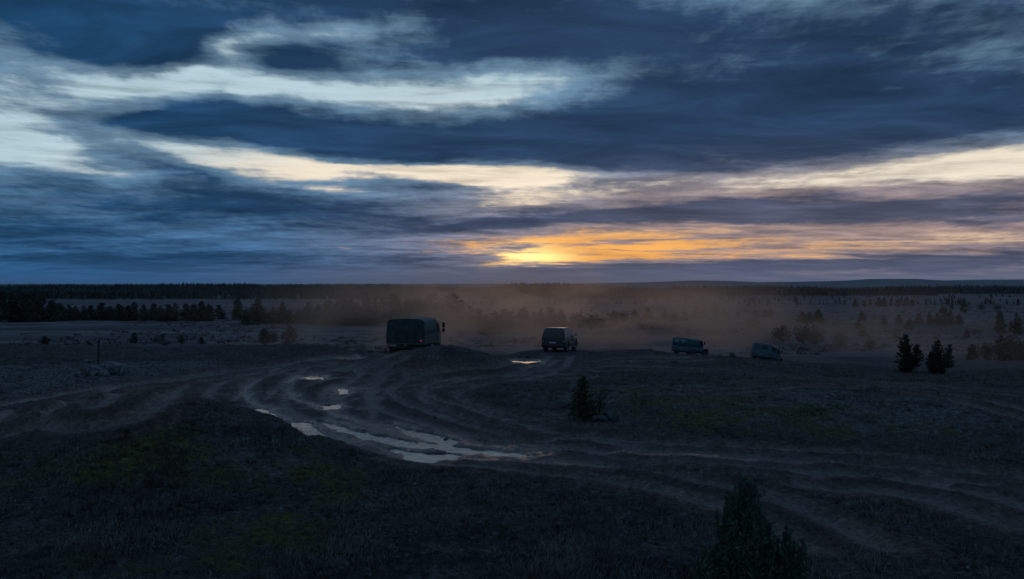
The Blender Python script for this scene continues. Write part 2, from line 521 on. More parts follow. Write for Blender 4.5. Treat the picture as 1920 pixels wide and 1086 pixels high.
TRACKS = [
    # main sandy road in from the left
    dict(pix=[(-120, 812), (60, 768), (220, 738), (360, 716), (480, 698), (600, 684), (720, 676)], depth=0.13, width=0.5, wet=0.1),
    dict(pix=[(-120, 838), (80, 780), (260, 741), (380, 724), (500, 703), (620, 689), (730, 678)], depth=0.1, width=0.45, wet=0.15),
    dict(pix=[(-120, 790), (80, 752), (250, 726), (400, 706), (540, 690), (640, 677), (700, 672)], depth=0.08, width=0.5, wet=0.95, lines=(0.5,)),
    # big curve through the puddles
    dict(pix=[(1500, 884), (1300, 872), (1100, 863), (960, 854), (860, 847), (760, 832), (680, 813), (610, 792), (555, 770), (510, 745), (500, 722), (540, 703), (620, 688), (690, 678)], depth=0.15, width=0.5, gauge=2.0, wet=0.8),
    dict(pix=[(1300, 850), (1100, 838), (960, 840), (850, 826), (770, 806), (700, 782), (660, 755), (665, 730), (700, 706), (740, 684)], depth=0.13, width=0.42, wet=0.5),
    dict(pix=[(1250, 862), (1050, 830), (930, 800), (850, 772), (780, 748), (765, 732), (800, 714), (880, 702), (970, 692), (1020, 676)], depth=0.12, width=0.4, wet=0.25),
    dict(pix=[(1120, 812), (1000, 800), (900, 778), (830, 752), (830, 735), (900, 718), (1000, 702), (1040, 682), (1048, 668)], depth=0.1, width=0.36, wet=0.2),
    dict(pix=[(880, 870), (800, 850), (720, 828), (650, 806), (590, 778), (570, 750), (600, 728), (680, 712), (800, 706), (930, 698), (1030, 690)], depth=0.11, width=0.4, wet=0.35),
    dict(pix=[(640, 800), (560, 765), (480, 742), (400, 733), (300, 738)], depth=0.09, width=0.4, wet=0.3),
    dict(pix=[(760, 850), (690, 830), (620, 810), (560, 800)], depth=0.12, width=0.36, gauge=1.2, wet=0.3),
    dict(pix=[(640, 770), (690, 740), (730, 708), (760, 688), (775, 680)], depth=0.1, width=0.4, wet=0.2),
    # crossing tracks
    dict(pix=[(655, 806), (664, 765), (672, 728), (700, 694), (730, 680)], depth=0.08, width=0.36, gauge=1.5),
    dict(pix=[(540, 768), (660, 744), (820, 724), (960, 712), (1100, 706)], depth=0.07, width=0.36, gauge=1.6),
    dict(pix=[(470, 752), (488, 728), (530, 700), (560, 684)], depth=0.07, width=0.34, gauge=1.5),
    # tracks sweeping over to the right
    dict(pix=[(1020, 690), (1180, 692), (1400, 702), (1650, 722), (1960, 744)], depth=0.13, width=0.5),
    dict(pix=[(1040, 680), (1160, 676), (1260, 676), (1310, 674)], depth=0.08, width=0.4),
    dict(pix=[(960, 858), (1150, 856), (1350, 862), (1600, 880), (1960, 912)], depth=0.09, width=0.42, wet=0.6),
    dict(pix=[(1000, 820), (1200, 838), (1450, 852), (1700, 872), (1960, 920)], depth=0.08, width=0.4, wet=0.4),
    dict(pix=[(900, 868), (1100, 884), (1250, 905), (1450, 960), (1600, 1040)], depth=0.06, width=0.45),
    dict(pix=[(1500, 900), (1650, 910), (1800, 935), (1960, 985)], depth=0.06, width=0.5),
    dict(pix=[(1330, 740), (1480, 726), (1600, 728), (1760, 744), (1960, 790)], depth=0.08, width=0.4, mud=0.8),
]
for tr in TRACKS:
    tr['depth'] *= 1.45
    tr['wet'] = max(tr.get('wet', 0.0) * 1.1, 0.5)
    track(**tr)

PUDDLES = [  # outline in photo pixels (read off the ground), what it is
    ([(598, 790), (640, 800), (700, 814), (770, 828), (850, 838), (960, 849), (1010, 855), (985, 858), (900, 852), (830, 845), (760, 838), (690, 824), (635, 808)],
     'long narrow puddle filling a curved wheel rut in the mud'),
    ([(738, 843), (775, 847), (830, 851), (868, 854), (838, 864), (790, 867), (762, 859)], 'broad pale puddle just below the long narrow one'),
    ([(728, 795), (780, 808), (842, 821), (862, 828), (845, 833), (815, 829), (775, 818), (745, 805)], 'pale puddle with a small clod in it above the long narrow one'),
    ([(534, 792), (580, 792), (602, 816), (572, 818), (550, 808)], 'squarish puddle tucked against the foot of the low mound'),
    ([(458, 766), (500, 768), (520, 782), (488, 781)], 'thin puddle at the crest of the low mound, leftmost of the puddles'),
    ([(604, 758), (632, 757), (634, 768), (610, 768)], 'small round puddle beside the muddy wheel ruts in mid picture'),
    ([(566, 704), (600, 704), (606, 714), (574, 715)], 'small bright puddle on the bend of the sandy road'),
    ([(636, 729), (652, 730), (650, 738), (638, 738)], 'tiny puddle just beyond the small round one'),
    ([(922, 677), (960, 676), (1010, 677), (1006, 680), (985, 681), (960, 679), (930, 679)], 'flat puddle lying behind the dark estate car'),
]


def poly_sdf(poly, X, Y):
    """signed distance to a polygon, negative inside"""
    d = np.full(X.shape, 1e9)
    inside = np.zeros(X.shape, bool)
    n = len(poly)
    for i in range(n):
        (x0, y0), (x1, y1) = poly[i], poly[(i + 1) % n]
        ex, ey = x1 - x0, y1 - y0
        t = np.clip(((X - x0) * ex + (Y - y0) * ey) / (ex * ex + ey * ey + 1e-9), 0, 1)
        d = np.minimum(d, np.hypot(X - x0 - t * ex, Y - y0 - t * ey))
        c = ((y0 > Y) != (y1 > Y)) & (X < (x1 - x0) * (Y - y0) / (y1 - y0 + 1e-12) + x0)
        inside ^= c
    return np.where(inside, -d, d)


gRut = np.clip(gRut, -0.22, 0.07)
gH2 = gH + gRut + gMud * 0.07 * fbm(gX * 0.9 + 31, gY * 0.9, 4, 0.6) + gMud * 0.03 * np.abs(fbm(gX * 4, gY * 4, 2)) + 0.05 * fbm(gX * 1.3, gY * 1.3, 3) * (1 - 0.5 * gMud) + 0.04 * np.abs(fbm(gX * 3.2, gY * 3.2, 3)) * (1 - gMud * 0.4)
WATER = []
gS = np.full_like(gX, 9.0)
for pix, lab in PUDDLES:
    poly = [hit(*p, start=28.0 if pix[0][0] < 560 else (53.0 if pix[0][0] > 900 else 23.5)) for p in pix]
    xs, ys = [p[0] for p in poly], [p[1] for p in poly]
    i0, i1 = int((min(xs) - 2.5 - GX0) / GRES), int((max(xs) + 2.5 - GX0) / GRES)
    j0, j1 = int((min(ys) - 4 - GY0) / GRES), int((max(ys) + 4 - GY0) / GRES)
    sl = (slice(max(i0, 0), i1), slice(max(j0, 0), j1))
    wob = 0.26 * fbm(gX[sl] * 1.7, gY[sl] * 1.0, 3) + 0.08 * fbm(gX[sl] * 5, gY[sl] * 4, 2)
    s = poly_sdf(poly, gX[sl], gY[sl]) + wob - (0.09 if len(pix) > 10 else 0.07)
    lev = float(np.median(gH[sl][s < 0.1])) - 0.03
    k = sstep(0.0, 2.6, s)
    shore = lev + 0.012 + 0.05 * sstep(-0.02, 0.5, s) + (gRut[sl] + 0.06) * 0.25 + 0.02 * fbm(gX[sl] * 3, gY[sl] * 3, 2)
    shore = np.maximum(shore, lev + 0.01)
    hole = lev - 0.05 - 0.1 * sstep(0, 0.5, -s)
    dry = sstep(0.0, 0.2, gS[sl])
    out = gH2[sl] * (1 - dry) + (shore * (1 - k) + gH2[sl] * k) * dry
    new = np.where(s < 0, hole + (np.minimum(shore, out) - hole) * sstep(-0.14, 0.0, s), out)
    gS[sl] = np.minimum(gS[sl], s)
    gH2[sl] = new
    gWet[sl] = np.maximum(gWet[sl], 1 - sstep(0.0, 0.7, s))
    gMud[sl] = np.maximum(gMud[sl], 1 - sstep(0.3, 1.6, s))
    WATER.append((sl, s, lev, lab))


def sample(grid, x, y):
    u, v = (x - GX0) / GRES, (y - GY0) / GRES
    ok = (u > 1) & (v > 1) & (u < GNX - 2) & (v < GNY - 2)
    u, v = np.clip(u, 0, GNX - 2), np.clip(v, 0, GNY - 2)
    i, j = u.astype(int), v.astype(int)
    a, b = u - i, v - j
    r = (grid[i, j] * (1 - a) + grid[i + 1, j] * a) * (1 - b) + (grid[i, j + 1] * (1 - a) + grid[i + 1, j + 1] * a) * b
    edge = np.minimum(np.minimum(u, GNX - 2 - u), np.minimum(v, GNY - 2 - v)) * GRES
    return r, np.where(ok, sstep(0, 3, edge), 0.0)


def hfull(x, y):
    x, y = np.asarray(x, float), np.asarray(y, float)
    hb = hbase(x, y)
    near = 1 - sstep(90, 160, y)
    hb2 = hb + near * (0.05 * fbm(x * 1.3, y * 1.3, 3) + 0.04 * np.abs(fbm(x * 3.2, y * 3.2, 3)))
    g, k = sample(gH2, x, y)
    return hb2 * (1 - k) + g * k


# ------------------------------------------------------------------ ground sheet
th_d = np.radians(np.arange(-38, 38.01, 0.088))
th_c = np.radians(np.arange(38 + 4, 360 - 38 - 3.9, 4.0))
th = np.concatenate([th_d, th_c])
rr = [1.5]
while rr[-1] < 15000:
    r = rr[-1]
    if r < 9:
        st = 0.5
    elif r < 95:
        st = max(0.055, r * 0.0046)
    elif r < 420:
        st = r * 0.0105
    else:
        st = r * 0.045
    rr.append(r + st)
rr = np.array(rr)
TH, RR = np.meshgrid(th, rr, indexing='ij')
VX, VY = RR * np.sin(TH), RR * np.cos(TH)
VZ = hfull(VX, VY)
mudg, kg = sample(gMud, VX, VY)
wetg, _ = sample(gWet, VX, VY)
MUD, WET = mudg * kg, wetg * kg
BERM = np.clip(sample(gRut, VX, VY)[0] * kg / 0.05, 0, 1)
nT, nR = TH.shape
ii, jj = np.meshgrid(np.arange(nT), np.arange(nR - 1), indexing='ij')
i2 = (ii + 1) % nT
quads = np.stack([ii * nR + jj, ii * nR + jj + 1, i2 * nR + jj + 1, i2 * nR + jj], -1).reshape(-1, 4)[:, ::-1]
# fine clods on the near ground
near = (1 - sstep(55, 95, VY)) * (VY > 5)
cl = np.abs(fbm(VX * 5.5, VY * 5.5, 2)) + 1.5 * np.abs(fbm(VX * 2.1 + 9, VY * 2.1, 2)) * sstep(-0.3, 0.3, fbm(VX * 0.3, VY * 0.3, 2))
water_near = sample(gWet, VX, VY)[0] * kg
VZ = VZ + near * 0.08 * cl * (1 - 0.35 * MUD) * (1 - 0.85 * np.clip(water_near, 0, 1))


def ell(px, py, rx, ry, soft=1.0):
    """a soft patch on the ground around a photo pixel, radii in metres"""
    x, y = hit(px, py)
    d = np.hypot((VX - x) / rx, (VY - y) / ry)
    return 1 - sstep(1 - 0.6 * soft, 1 + 0.4 * soft, d)


PN = fbm(VX * 0.35, VY * 0.35, 4)
PN2 = fbm(VX * 1.1 + 40, VY * 1.1, 3)
MOSS = np.zeros_like(VX)
for a in [(330, 860, 4.5, 2.6), (150, 850, 3.5, 2.0), (520, 880, 3.0, 1.6), (430, 1000, 2.5, 1.6), (1150, 738, 2.5, 2.5), (1180, 780, 1.5, 2),
          (1420, 785, 6.0, 3.5), (1620, 812, 3.2, 1.8), (1330, 800, 3, 2), (1480, 722, 2.5, 2), (1300, 750, 4, 3), (1240, 672, 2.5, 2.0), (1380, 682, 3, 2),
          (260, 1050, 2.5, 1.2)]:
    MOSS = np.maximum(MOSS, ell(*a))
MOSS = np.clip(MOSS * 0.75 + PN * 0.9 + PN2 * 0.55, 0, 1) * (MOSS > 0.02)
DRY = np.zeros_like(VX)
for a in [(1300, 735, 8, 4), (1600, 770, 7, 4), (1700, 800, 4, 2), (100, 700, 9, 6), (300, 690, 5, 4), (200, 720, 6, 3), (480, 870, 2, 0.8),
          (1100, 790, 3, 2), (1450, 740, 6, 2), (60, 720, 6, 5), (760, 690, 2.5, 2)]:
    DRY = np.maximum(DRY, ell(*a))
DRY = np.clip(DRY * 0.8 + PN * 0.7 - PN2 * 0.6, 0, 1) * (DRY > 0.02)
SAND = np.clip(0.35 + np.maximum(ell(300, 725, 12, 3.5), ell(520, 695, 8, 5)) + np.maximum(ell(700, 700, 6, 8), ell(60, 765, 8, 2.0)), 0, 1)
me = mesh_np('ground', np.stack([VX, VY, VZ], -1).reshape(-1, 3), quads, True)
for nm, arr in (('mud', MUD), ('wet', WET), ('moss', MOSS * (1 - MUD * 0.8)), ('dry', DRY * (1 - MUD * 0.7)), ('sand', SAND), ('berm', BERM), ('plain', sstep(80, 130, VY))):
    at = me.attributes.new(nm, 'FLOAT', 'POINT')
    at.data.foreach_set('value', np.ascontiguousarray(arr, dtype=np.float32).ravel())

gm = bpy.data.materials.new('ground_earth')
gm.use_nodes = True
t = NT(gm.node_tree)
att = lambda n: t.n('ShaderNodeAttribute', attribute_name=n).outputs['Fac']
pos = t.n('ShaderNodeNewGeometry').outputs['Position']
a_mud, a_wet, a_moss, a_dry, a_sand, a_plain = [att(q) for q in ('mud', 'wet', 'moss', 'dry', 'sand', 'plain')]
nA = t.noise(pos, 0.8, 8, 0.65, 0.4)
nB = t.noise(pos, 5.0, 6, 0.7, 0.3)
nC = t.noise(pos, 22.0, 4, 0.7, 0.2)
heath = t.mixc(t.range(nA, 0.35, 0.66), (0.058, 0.047, 0.044, 1), (0.020, 0.017, 0.017, 1))
heath = t.mixc(t.range(nB, 0.52, 0.70), heath, (0.115, 0.108, 0.102, 1))
heath = t.mixc(t.range(nC, 0.52, 0.7), heath, (0.022, 0.020, 0.020, 1))
mudc = t.mixc(t.range(nB, 0.35, 0.62), (0.122, 0.084, 0.072, 1), (0.044, 0.031, 0.028, 1))
mudc = t.mixc(t.math('MULTIPLY', a_sand, t.range(nA, 0.25, 0.6)), mudc, (0.150, 0.086, 0.064, 1))
mossc = t.mixc(t.range(nB, 0.3, 0.7), (0.090, 0.074, 0.014, 1), (0.030, 0.027, 0.011, 1))
dryc = t.mixc(t.range(nB, 0.35, 0.65), (0.112, 0.106, 0.098, 1), (0.050, 0.046, 0.043, 1))
c = t.mixc(t.range(t.math('ADD', a_dry, t.math('MULTIPLY', t.math('SUBTRACT', nC, 0.5), 0.8)), 0.15, 0.75), heath, dryc)
c = t.mixc(t.range(t.math('ADD', a_moss, t.math('MULTIPLY', t.math('SUBTRACT', nC, 0.5), 1.6)), 0.40, 0.95), c, mossc)
c = t.mixc(t.range(t.math('ADD', a_mud, t.math('MULTIPLY', t.math('SUBTRACT', nA, 0.5), 0.7)), 0.15, 0.6), c, mudc)
c = t.mixc(t.math('MULTIPLY', a_wet, 0.45), c, (0.022, 0.018, 0.016, 1))
# the open plain: bleached grass and dark heather in drifts that lie across the view
sp = t.vmath('MULTIPLY', pos, (0.006, 0.022, 0.0))
pl1 = t.noise(sp, 1.0, 8, 0.68, 0.6)
pl2 = t.noise(t.vmath('MULTIPLY', pos, (0.05, 0.11, 0.0)), 1.0, 6, 0.7, 0.5)
pc = t.mixc(t.range(pl1, 0.40, 0.62), (0.060, 0.050, 0.054, 1), (0.135, 0.116, 0.120, 1))
pc = t.mixc(t.range(pl2, 0.47, 0.58), pc, (0.040, 0.033, 0.034, 1))
pc = t.mixc(t.range(t.noise(t.vmath('MULTIPLY', pos, (0.0018, 0.006, 0.0)), 1.0, 5, 0.6, 0.3), 0.5, 0.6), pc, (0.03, 0.034, 0.03, 1))
nD = t.noise(t.vmath('MULTIPLY', pos, (1.0, 0.8, 1.0)), 7.0, 6, 0.78, 0.5)
c = t.mixc(1.0, c, t.ramp(nD, [(0.36, 0.34), (0.5, 1.05), (0.64, 2.1)]), 'MULTIPLY')
c = t.mixc(t.math('MULTIPLY', att('berm'), t.range(nA, 0.3, 0.6, 0.15, 0.7)), c, (0.014, 0.010, 0.009, 1))
c = t.mixc(a_plain, c, pc)
bs = t.n('ShaderNodeBsdfPrincipled')
t.link(c, bs.inputs['Base Color'])
rough = t.math('SUBTRACT', 0.92, t.math('MULTIPLY', a_wet, t.range(nB, 0.3, 0.7, 0.42, 0.68)))
rough = t.math('SUBTRACT', rough, t.math('MULTIPLY', a_mud, 0.16))
t.link(rough, bs.inputs['Roughness'])
t.link(t.math('MULTIPLY_ADD', a_wet, 0.35, 0.18), bs.inputs['Specular IOR Level'])
bp = t.n('ShaderNodeBump')
bp.inputs['Strength'].default_value = 1.0
bp.inputs['Distance'].default_value = 0.12
t.link(t.math('ADD', nB, t.math('MULTIPLY', nC, 0.5)), bp.inputs['Height'])
t.link(bp.outputs[0], bs.inputs['Normal'])
om = t.n('ShaderNodeOutputMaterial')
t.link(bs.outputs[0], om.inputs[0])
ground = link('ground', me, gm)
tag(ground, 'churned dark heath and mud running out to the wide plain', 'ground', kind='structure')

# ------------------------------------------------------------------ puddles
wm = bpy.data.materials.new('puddle_water')
wm.use_nodes = True
t = NT(wm.node_tree)
b = t.n('ShaderNodeBsdfPrincipled')
b.inputs['Base Color'].default_value = (0.012, 0.011, 0.010, 1)
b.inputs['Roughness'].default_value = 0.09
b.inputs['IOR'].default_value = 1.5
b.inputs['Specular IOR Level'].default_value = 0.5
pos = t.n('ShaderNodeNewGeometry').outputs['Position']
bp = t.n('ShaderNodeBump')
bp.inputs['Strength'].default_value = 0.35
bp.inputs['Distance'].default_value = 0.02
t.link(t.noise(pos, 3.5, 4, 0.55), bp.inputs['Height'])
t.link(bp.outputs[0], b.inputs['Normal'])
t.link(b.outputs[0], t.n('ShaderNodeOutputMaterial').inputs[0])
TAKEN = np.zeros(gX.shape, bool)
for sl, sdist, lev, lab in WATER:
    gx, gy = gX[sl], gY[sl]
    cell = (sdist[:-1, :-1] < 0.22) & ~TAKEN[sl][:-1, :-1]
    TAKEN[sl][:-1, :-1] |= cell
    ia, ja = np.nonzero(cell)
    cx_, cy_ = gx[ia, ja].mean(), gy[ia, ja].mean()
    ny = gx.shape[1]
    used, invx = np.unique(np.stack([ia * ny + ja, (ia + 1) * ny + ja, (ia + 1) * ny + ja + 1, ia * ny + ja + 1], -1).ravel(), return_inverse=True)
    v = np.stack([gx.ravel()[used] - cx_, gy.ravel()[used] - cy_, np.zeros(len(used))], -1)
    o = link('puddle', mesh_np('puddle', v, invx.reshape(-1, 4), True), wm, None, (cx_, cy_, lev))
    tag(o, lab, 'puddle', 'rainwater puddles in the wheel ruts', 'structure')

# ------------------------------------------------------------------ trees
def frame_of(d):
    d = d / (np.linalg.norm(d) + 1e-9)
    a = np.array([0, 0, 1.0]) if abs(d[2]) < 0.9 else np.array([1.0, 0, 0])
    s = np.cross(d, a)
    s /= np.linalg.norm(s)
    return d, s, np.cross(s, d)


def tube(V, F, pts, rad, n=6):
    """tapered tube along points, appended to vertex and quad lists"""
    base = len(V)
    for k, p in enumerate(pts):
        d = (pts[min(k + 1, len(pts) - 1)] - pts[max(k - 1, 0)])
        _, s, u = frame_of(d)
        for q in range(n):
            a = 2 * math.pi * q / n
            V.append(p + rad[k] * (math.cos(a) * s + math.sin(a) * u))
    for k in range(len(pts) - 1):
        for q in range(n):
            a, b = base + k * n + q, base + k * n + (q + 1) % n
            F.append((a, b, b + n, a + n))


def needles(V, F, p, d, length, width, r):
    """one spray of needles: a slim kite, turned at random about its direction"""
    d, s, u = frame_of(d)
    a = r.uniform(0, math.pi)
    w_ = (math.cos(a) * s + math.sin(a) * u) * width
    b = len(V)
    V.extend([p - d * length * 0.1, p + d * length * 0.45 + w_, p + d * length, p + d * length * 0.45 - w_])
    F.append((b, b + 1, b + 2, b + 3))


def conifer(seed, H=1.0, wide=0.2, dens=70, spray=9, droop=0.15, taper=0.85, low=0.06, leaders=1, fine=1.0, lift=0.35):
    """trunk and crown meshes of a conifer of height H (metres)"""
    r = np.random.default_rng(seed)
    tv, tf, cv, cf = [], [], [], []
    for L in range(leaders):
        if leaders == 1:
            off, hh, ww = np.zeros(3), H, wide
        else:
            a = r.uniform(0, 6.28)
            off = np.array([math.cos(a), math.sin(a), 0]) * wide * H * r.uniform(0.3, 1.0) * (L > 0)
            hh, ww = H * (1.0 if L == 0 else r.uniform(0.55, 0.9)), wide * r.uniform(0.6, 0.8)
        lean = np.array([r.normal(0, 0.02), r.normal(0, 0.02), 0]) * hh
        tp = [off * min(1, 3 * k / 7) + lean * (k / 7) ** 2 + np.array([0, 0, hh * k / 7]) for k in range(8)]
        tube(tv, tf, tp, [0.018 * hh * (1 - 0.93 * k / 7) + 0.002 * hh for k in range(8)], 6)
        lop = r.uniform(0.75, 1.2, 5)
        for i in range(dens):
            q = low + (0.985 - low) * (i + r.uniform(0, 1)) / dens
            ang = r.uniform(0, 6.283)
            prof = (1 - q) ** taper
            if q < 0.22:
                prof *= 0.75 + 0.25 * q / 0.22
            ln = ww * hh * (prof * lop[int(ang / 6.284 * 5)] * r.uniform(0.62, 1.12) + 0.03)
            k = q * 7
            k0 = min(int(k), 6)
            base = tp[k0] + (tp[k0 + 1] - tp[k0]) * (k - k0)
            up = lift * (q - 0.25) - droop * (1 - q) + r.normal(0, 0.1)
            d = np.array([math.cos(ang), math.sin(ang), up])
            d /= np.linalg.norm(d)
            tube(tv, tf, [base, base + d * ln * 0.9], [0.0045 * hh * (1 - q * 0.7), 0.001 * hh], 3)
            ns = max(3, int(spray * (0.45 + 0.55 * prof)))
            for j in range(ns):
                f = (j + r.uniform(0.2, 1.0)) / ns
                p = base + d * ln * f + np.array([0, 0, lift * 0.25 * ln * f * f])
                nd = d * r.uniform(0.5, 1.0) + r.normal(0, 0.42, 3) + np.array([0, 0, 0.25])
                sz = hh * 0.055 * fine * r.uniform(0.7, 1.35) * (0.6 + 0.6 * prof)
                needles(cv, cf, p, nd, sz * 1.25, sz * 0.34, r)
        for j in range(10):
            needles(cv, cf, tp[-1] - np.array([0, 0, hh * 0.012 * j]), np.array([r.normal(0, 0.5), r.normal(0, 0.5), 1.0]), hh * 0.04, hh * 0.008, r)
    return mesh_np('trunk', tv, tf), mesh_np('crown', cv, cf)


def round_bush(seed, H=1.0, wide=0.6, n=420, sz=0.06, stems=7):
    """a low round-headed tree or bush: stems and leaf sprays gathered in clumps"""
    r = np.random.default_rng(seed)
    tv, tf, cv, cf = [], [], [], []
    clumps = []
    for i in range(stems):
        a, q = r.uniform(0, 6.283), r.uniform(0.15, 1)
        tip = np.array([math.cos(a) * wide * H * q, math.sin(a) * wide * H * q, H * r.uniform(0.5, 0.92) * (1.05 - 0.35 * q)])
        mid = tip * 0.5 + np.array([0, 0, H * 0.05])
        tube(tv, tf, [np.zeros(3), mid, tip], [0.02 * H, 0.013 * H, 0.004 * H], 5)
        clumps += [(tip, 0.26 * H), (mid * 0.6 + tip * 0.4, 0.24 * H)]
    for i in range(n):
        c, R = clumps[r.integers(len(clumps))]
        v = r.normal(0, 1, 3)
        v /= np.linalg.norm(v)
        p = c + v * R * r.uniform(0.35, 1.0) ** 0.6
        if p[2] < 0.02 * H:
            p[2] = 0.02 * H
        s = H * sz * r.uniform(0.7, 1.4)
        needles(cv, cf, p, v + r.normal(0, 0.5, 3) + np.array([0, 0, 0.4]), s * 1.2, s * 0.4, r)
    return mesh_np('trunk', tv, tf), mesh_np('crown', cv, cf)


def bare_shrub(seed, H=1.0, stems=9):
    r = np.random.default_rng(seed)
    v, f = [], []
    def grow(p, d, ln, rad, lev):
        pts = [p]
        for k in range(3):
            d = d + r.normal(0, 0.13, 3)
            d /= np.linalg.norm(d)
            pts.append(pts[-1] + d * ln / 3)
        tube(v, f, pts, [rad, rad * 0.85, rad * 0.7, rad * 0.45], 4)
        if lev > 0:
            for k in range(r.integers(2, 4)):
                grow(pts[r.integers(1, 4)], d + r.normal(0, 0.5, 3) + np.array([0, 0, 0.15]), ln * r.uniform(0.45, 0.7), rad * 0.55, lev - 1)
    for s in range(stems):
        a = r.uniform(0, 6.283)
        grow(np.zeros(3), np.array([math.cos(a) * 0.45, math.sin(a) * 0.45, 1.0]), H * r.uniform(0.4, 0.65), 0.010 * H, 2)
    return mesh_np('twigs', v, f)


def leaf_mat(name, c1, c2, rough=0.75):
    m = bpy.data.materials.new(name)
    m.use_nodes = True
    t = NT(m.node_tree)
    oi = t.n('ShaderNodeObjectInfo').outputs['Random']
    pos = t.n('ShaderNodeTexCoord').outputs['Object']
    nz = t.noise(pos, 3.0, 3, 0.6)
    cc = t.mixc(t.math('ADD', t.math('MULTIPLY', nz, 0.8), t.math('MULTIPLY', oi, 0.35), clamp=True), (*c1, 1), (*c2, 1))
    b = t.n('ShaderNodeBsdfPrincipled')
    t.link(cc, b.inputs['Base Color'])
    b.inputs['Roughness'].default_value = rough
    b.inputs['Specular IOR Level'].default_value = 0.2
    t.link(b.outputs[0], t.n('ShaderNodeOutputMaterial').inputs[0])
    return m


M_NEEDLE = leaf_mat('pine_needles', (0.040, 0.055, 0.030), (0.020, 0.032, 0.018))
M_YOUNG = leaf_mat('young_pine_needles', (0.060, 0.075, 0.026), (0.028, 0.040, 0.018))
M_JUNI = leaf_mat('juniper_needles', (0.110, 0.150, 0.105), (0.050, 0.075, 0.055))
M_BUSH = leaf_mat('autumn_leaves', (0.085, 0.065, 0.040), (0.045, 0.042, 0.022))
M_BARK = mat('conifer_bark', (0.07, 0.05, 0.04), 0.9, 0.1, var=0.5, scale=14)
M_TWIG = mat('bare_twigs', (0.06, 0.042, 0.036), 0.9, 0.1)

PROTO = {
    'spruce': [conifer(s, 1.0, wd, 95, 10, 0.22, 0.9, 0.04, 1, 1.6) for s, wd in ((11, 0.2), (12, 0.23), (13, 0.26), (14, 0.22))],
    'pine': [conifer(s, 1.0, wd, 70, 11, 0.02, 0.6, 0.05, 1, 1.7, 0.6) for s, wd in ((21, 0.3), (22, 0.36), (23, 0.27))],
    'thick': [conifer(s, 1.0, wd, 130, 13, 0.05, 0.62, 0.02, 1, 1.45, 0.5) for s, wd in ((31, 0.4), (32, 0.36))] + [conifer(s, 1.0, wd, 48, 11, 0.02, 0.55, 0.02, 4, 1.5, 0.7) for s, wd in ((33, 0.34), (34, 0.3), (35, 0.36))],
    'bush': [round_bush(s, 1.0, wd, 750, 0.085, 12) for s, wd in ((41, 0.55), (42, 0.7), (43, 0.5))],
}
LEAF = {'spruce': M_NEEDLE, 'pine': M_NEEDLE, 'thick': M_NEEDLE, 'bush': M_BUSH}
for k, ps in PROTO.items():
    for tr_, cr_ in ps:
        tr_.materials.append(M_BARK)
        cr_.materials.append(LEAF[k])
_kc = {}


def plant_tree(kind, x, y, h, label, group, name=None, seed=None, wmul=1.0, cat='tree', wide_f=1.0):
    i = _kc.get(kind, 0)
    _kc[kind] = i + 1
    tr_, cr_ = PROTO[kind][i % len(PROTO[kind])]
    z = float(hfull(x, y))
    o = empty(name or {'spruce': 'spruce_tree', 'pine': 'pine_tree', 'thick': 'pine_tree', 'bush': 'bush'}[kind], (x, y, z - 0.02 * h), (0, 0, (i * 2.4) % 6.283))
    o.scale = (h * wmul * wide_f, h * wmul * wide_f, h)
    tag(o, label, cat, group)
    link('trunk' if kind != 'bush' else 'stem', tr_, None, o)
    link('crown', cr_, None, o)
    return o


ORD = ['first', 'second', 'third', 'fourth', 'fifth', 'sixth', 'seventh', 'eighth', 'ninth', 'tenth', 'eleventh', 'twelfth', 'thirteenth', 'fourteenth',
       'fifteenth', 'sixteenth', 'seventeenth', 'eighteenth', 'nineteenth', 'twentieth', 'twenty-first', 'twenty-second', 'twenty-third',
       'twenty-fourth', 'twenty-fifth', 'twenty-sixth', 'twenty-seventh', 'twenty-eighth', 'twenty-ninth', 'thirtieth']


def row_of_trees(items, fmt, group):
    """items: (column, base row, height in rows, kind, width factor) read off the plain"""
    items = sorted(items)
    for k, it in enumerate(items):
        px, py, hp, kind = it[:4]
        x, y = on_plain(px, py)
        plant_tree(kind, x, y, hp / FPX * y, fmt.format(o=ORD[k]), group, wmul=it[4] if len(it) > 4 else 1.0, wide_f=1.3 if kind != 'bush' else 1.0,
                   cat='bush' if kind == 'bush' else 'tree')


# dark clump at the left edge
row_of_trees([(-14, 603, 52, 'thick', .8), (6, 602, 56, 'thick', .8), (24, 604, 50, 'spruce', 1.4), (40, 603, 60, 'thick', .75), (54, 602, 50, 'spruce', 1.5), (66, 604, 62, 'thick', .7),
              (82, 602, 50, 'thick', .8), (97, 603, 40, 'thick', .9), (112, 602, 33, 'thick', 1.0)],
             'tall dark conifer, {o} from the left in the clump at the left edge', 'dark conifers at the left edge')
row_of_trees([(128, 601, 30, 'thick', .9), (141, 601, 27, 'thick', 1.0), (158, 601, 27, 'thick', .9), (174, 601, 29, 'spruce', 1.5), (189, 601, 34, 'spruce', 1.5), (206, 601, 26, 'thick', 1.2),
              (224, 602, 32, 'thick', 1.0), (240, 602, 30, 'spruce', 1.5), (251, 601, 34, 'spruce', 1.5), (268, 602, 31, 'thick', .9), (284, 601, 32, 'spruce', 1.6), (300, 602, 29, 'thick', .9),
              (317, 602, 32, 'spruce', 1.5), (330, 602, 34, 'thick', .8), (348, 601, 31, 'thick', .9), (364, 602, 32, 'spruce', 1.6), (378, 601, 36, 'spruce', 1.5), (392, 602, 32, 'thick', .8), (413, 598, 27, 'spruce', 1.3)],
             'small dark conifer, {o} from the left in the row beyond the post', 'row of conifers beyond the post')
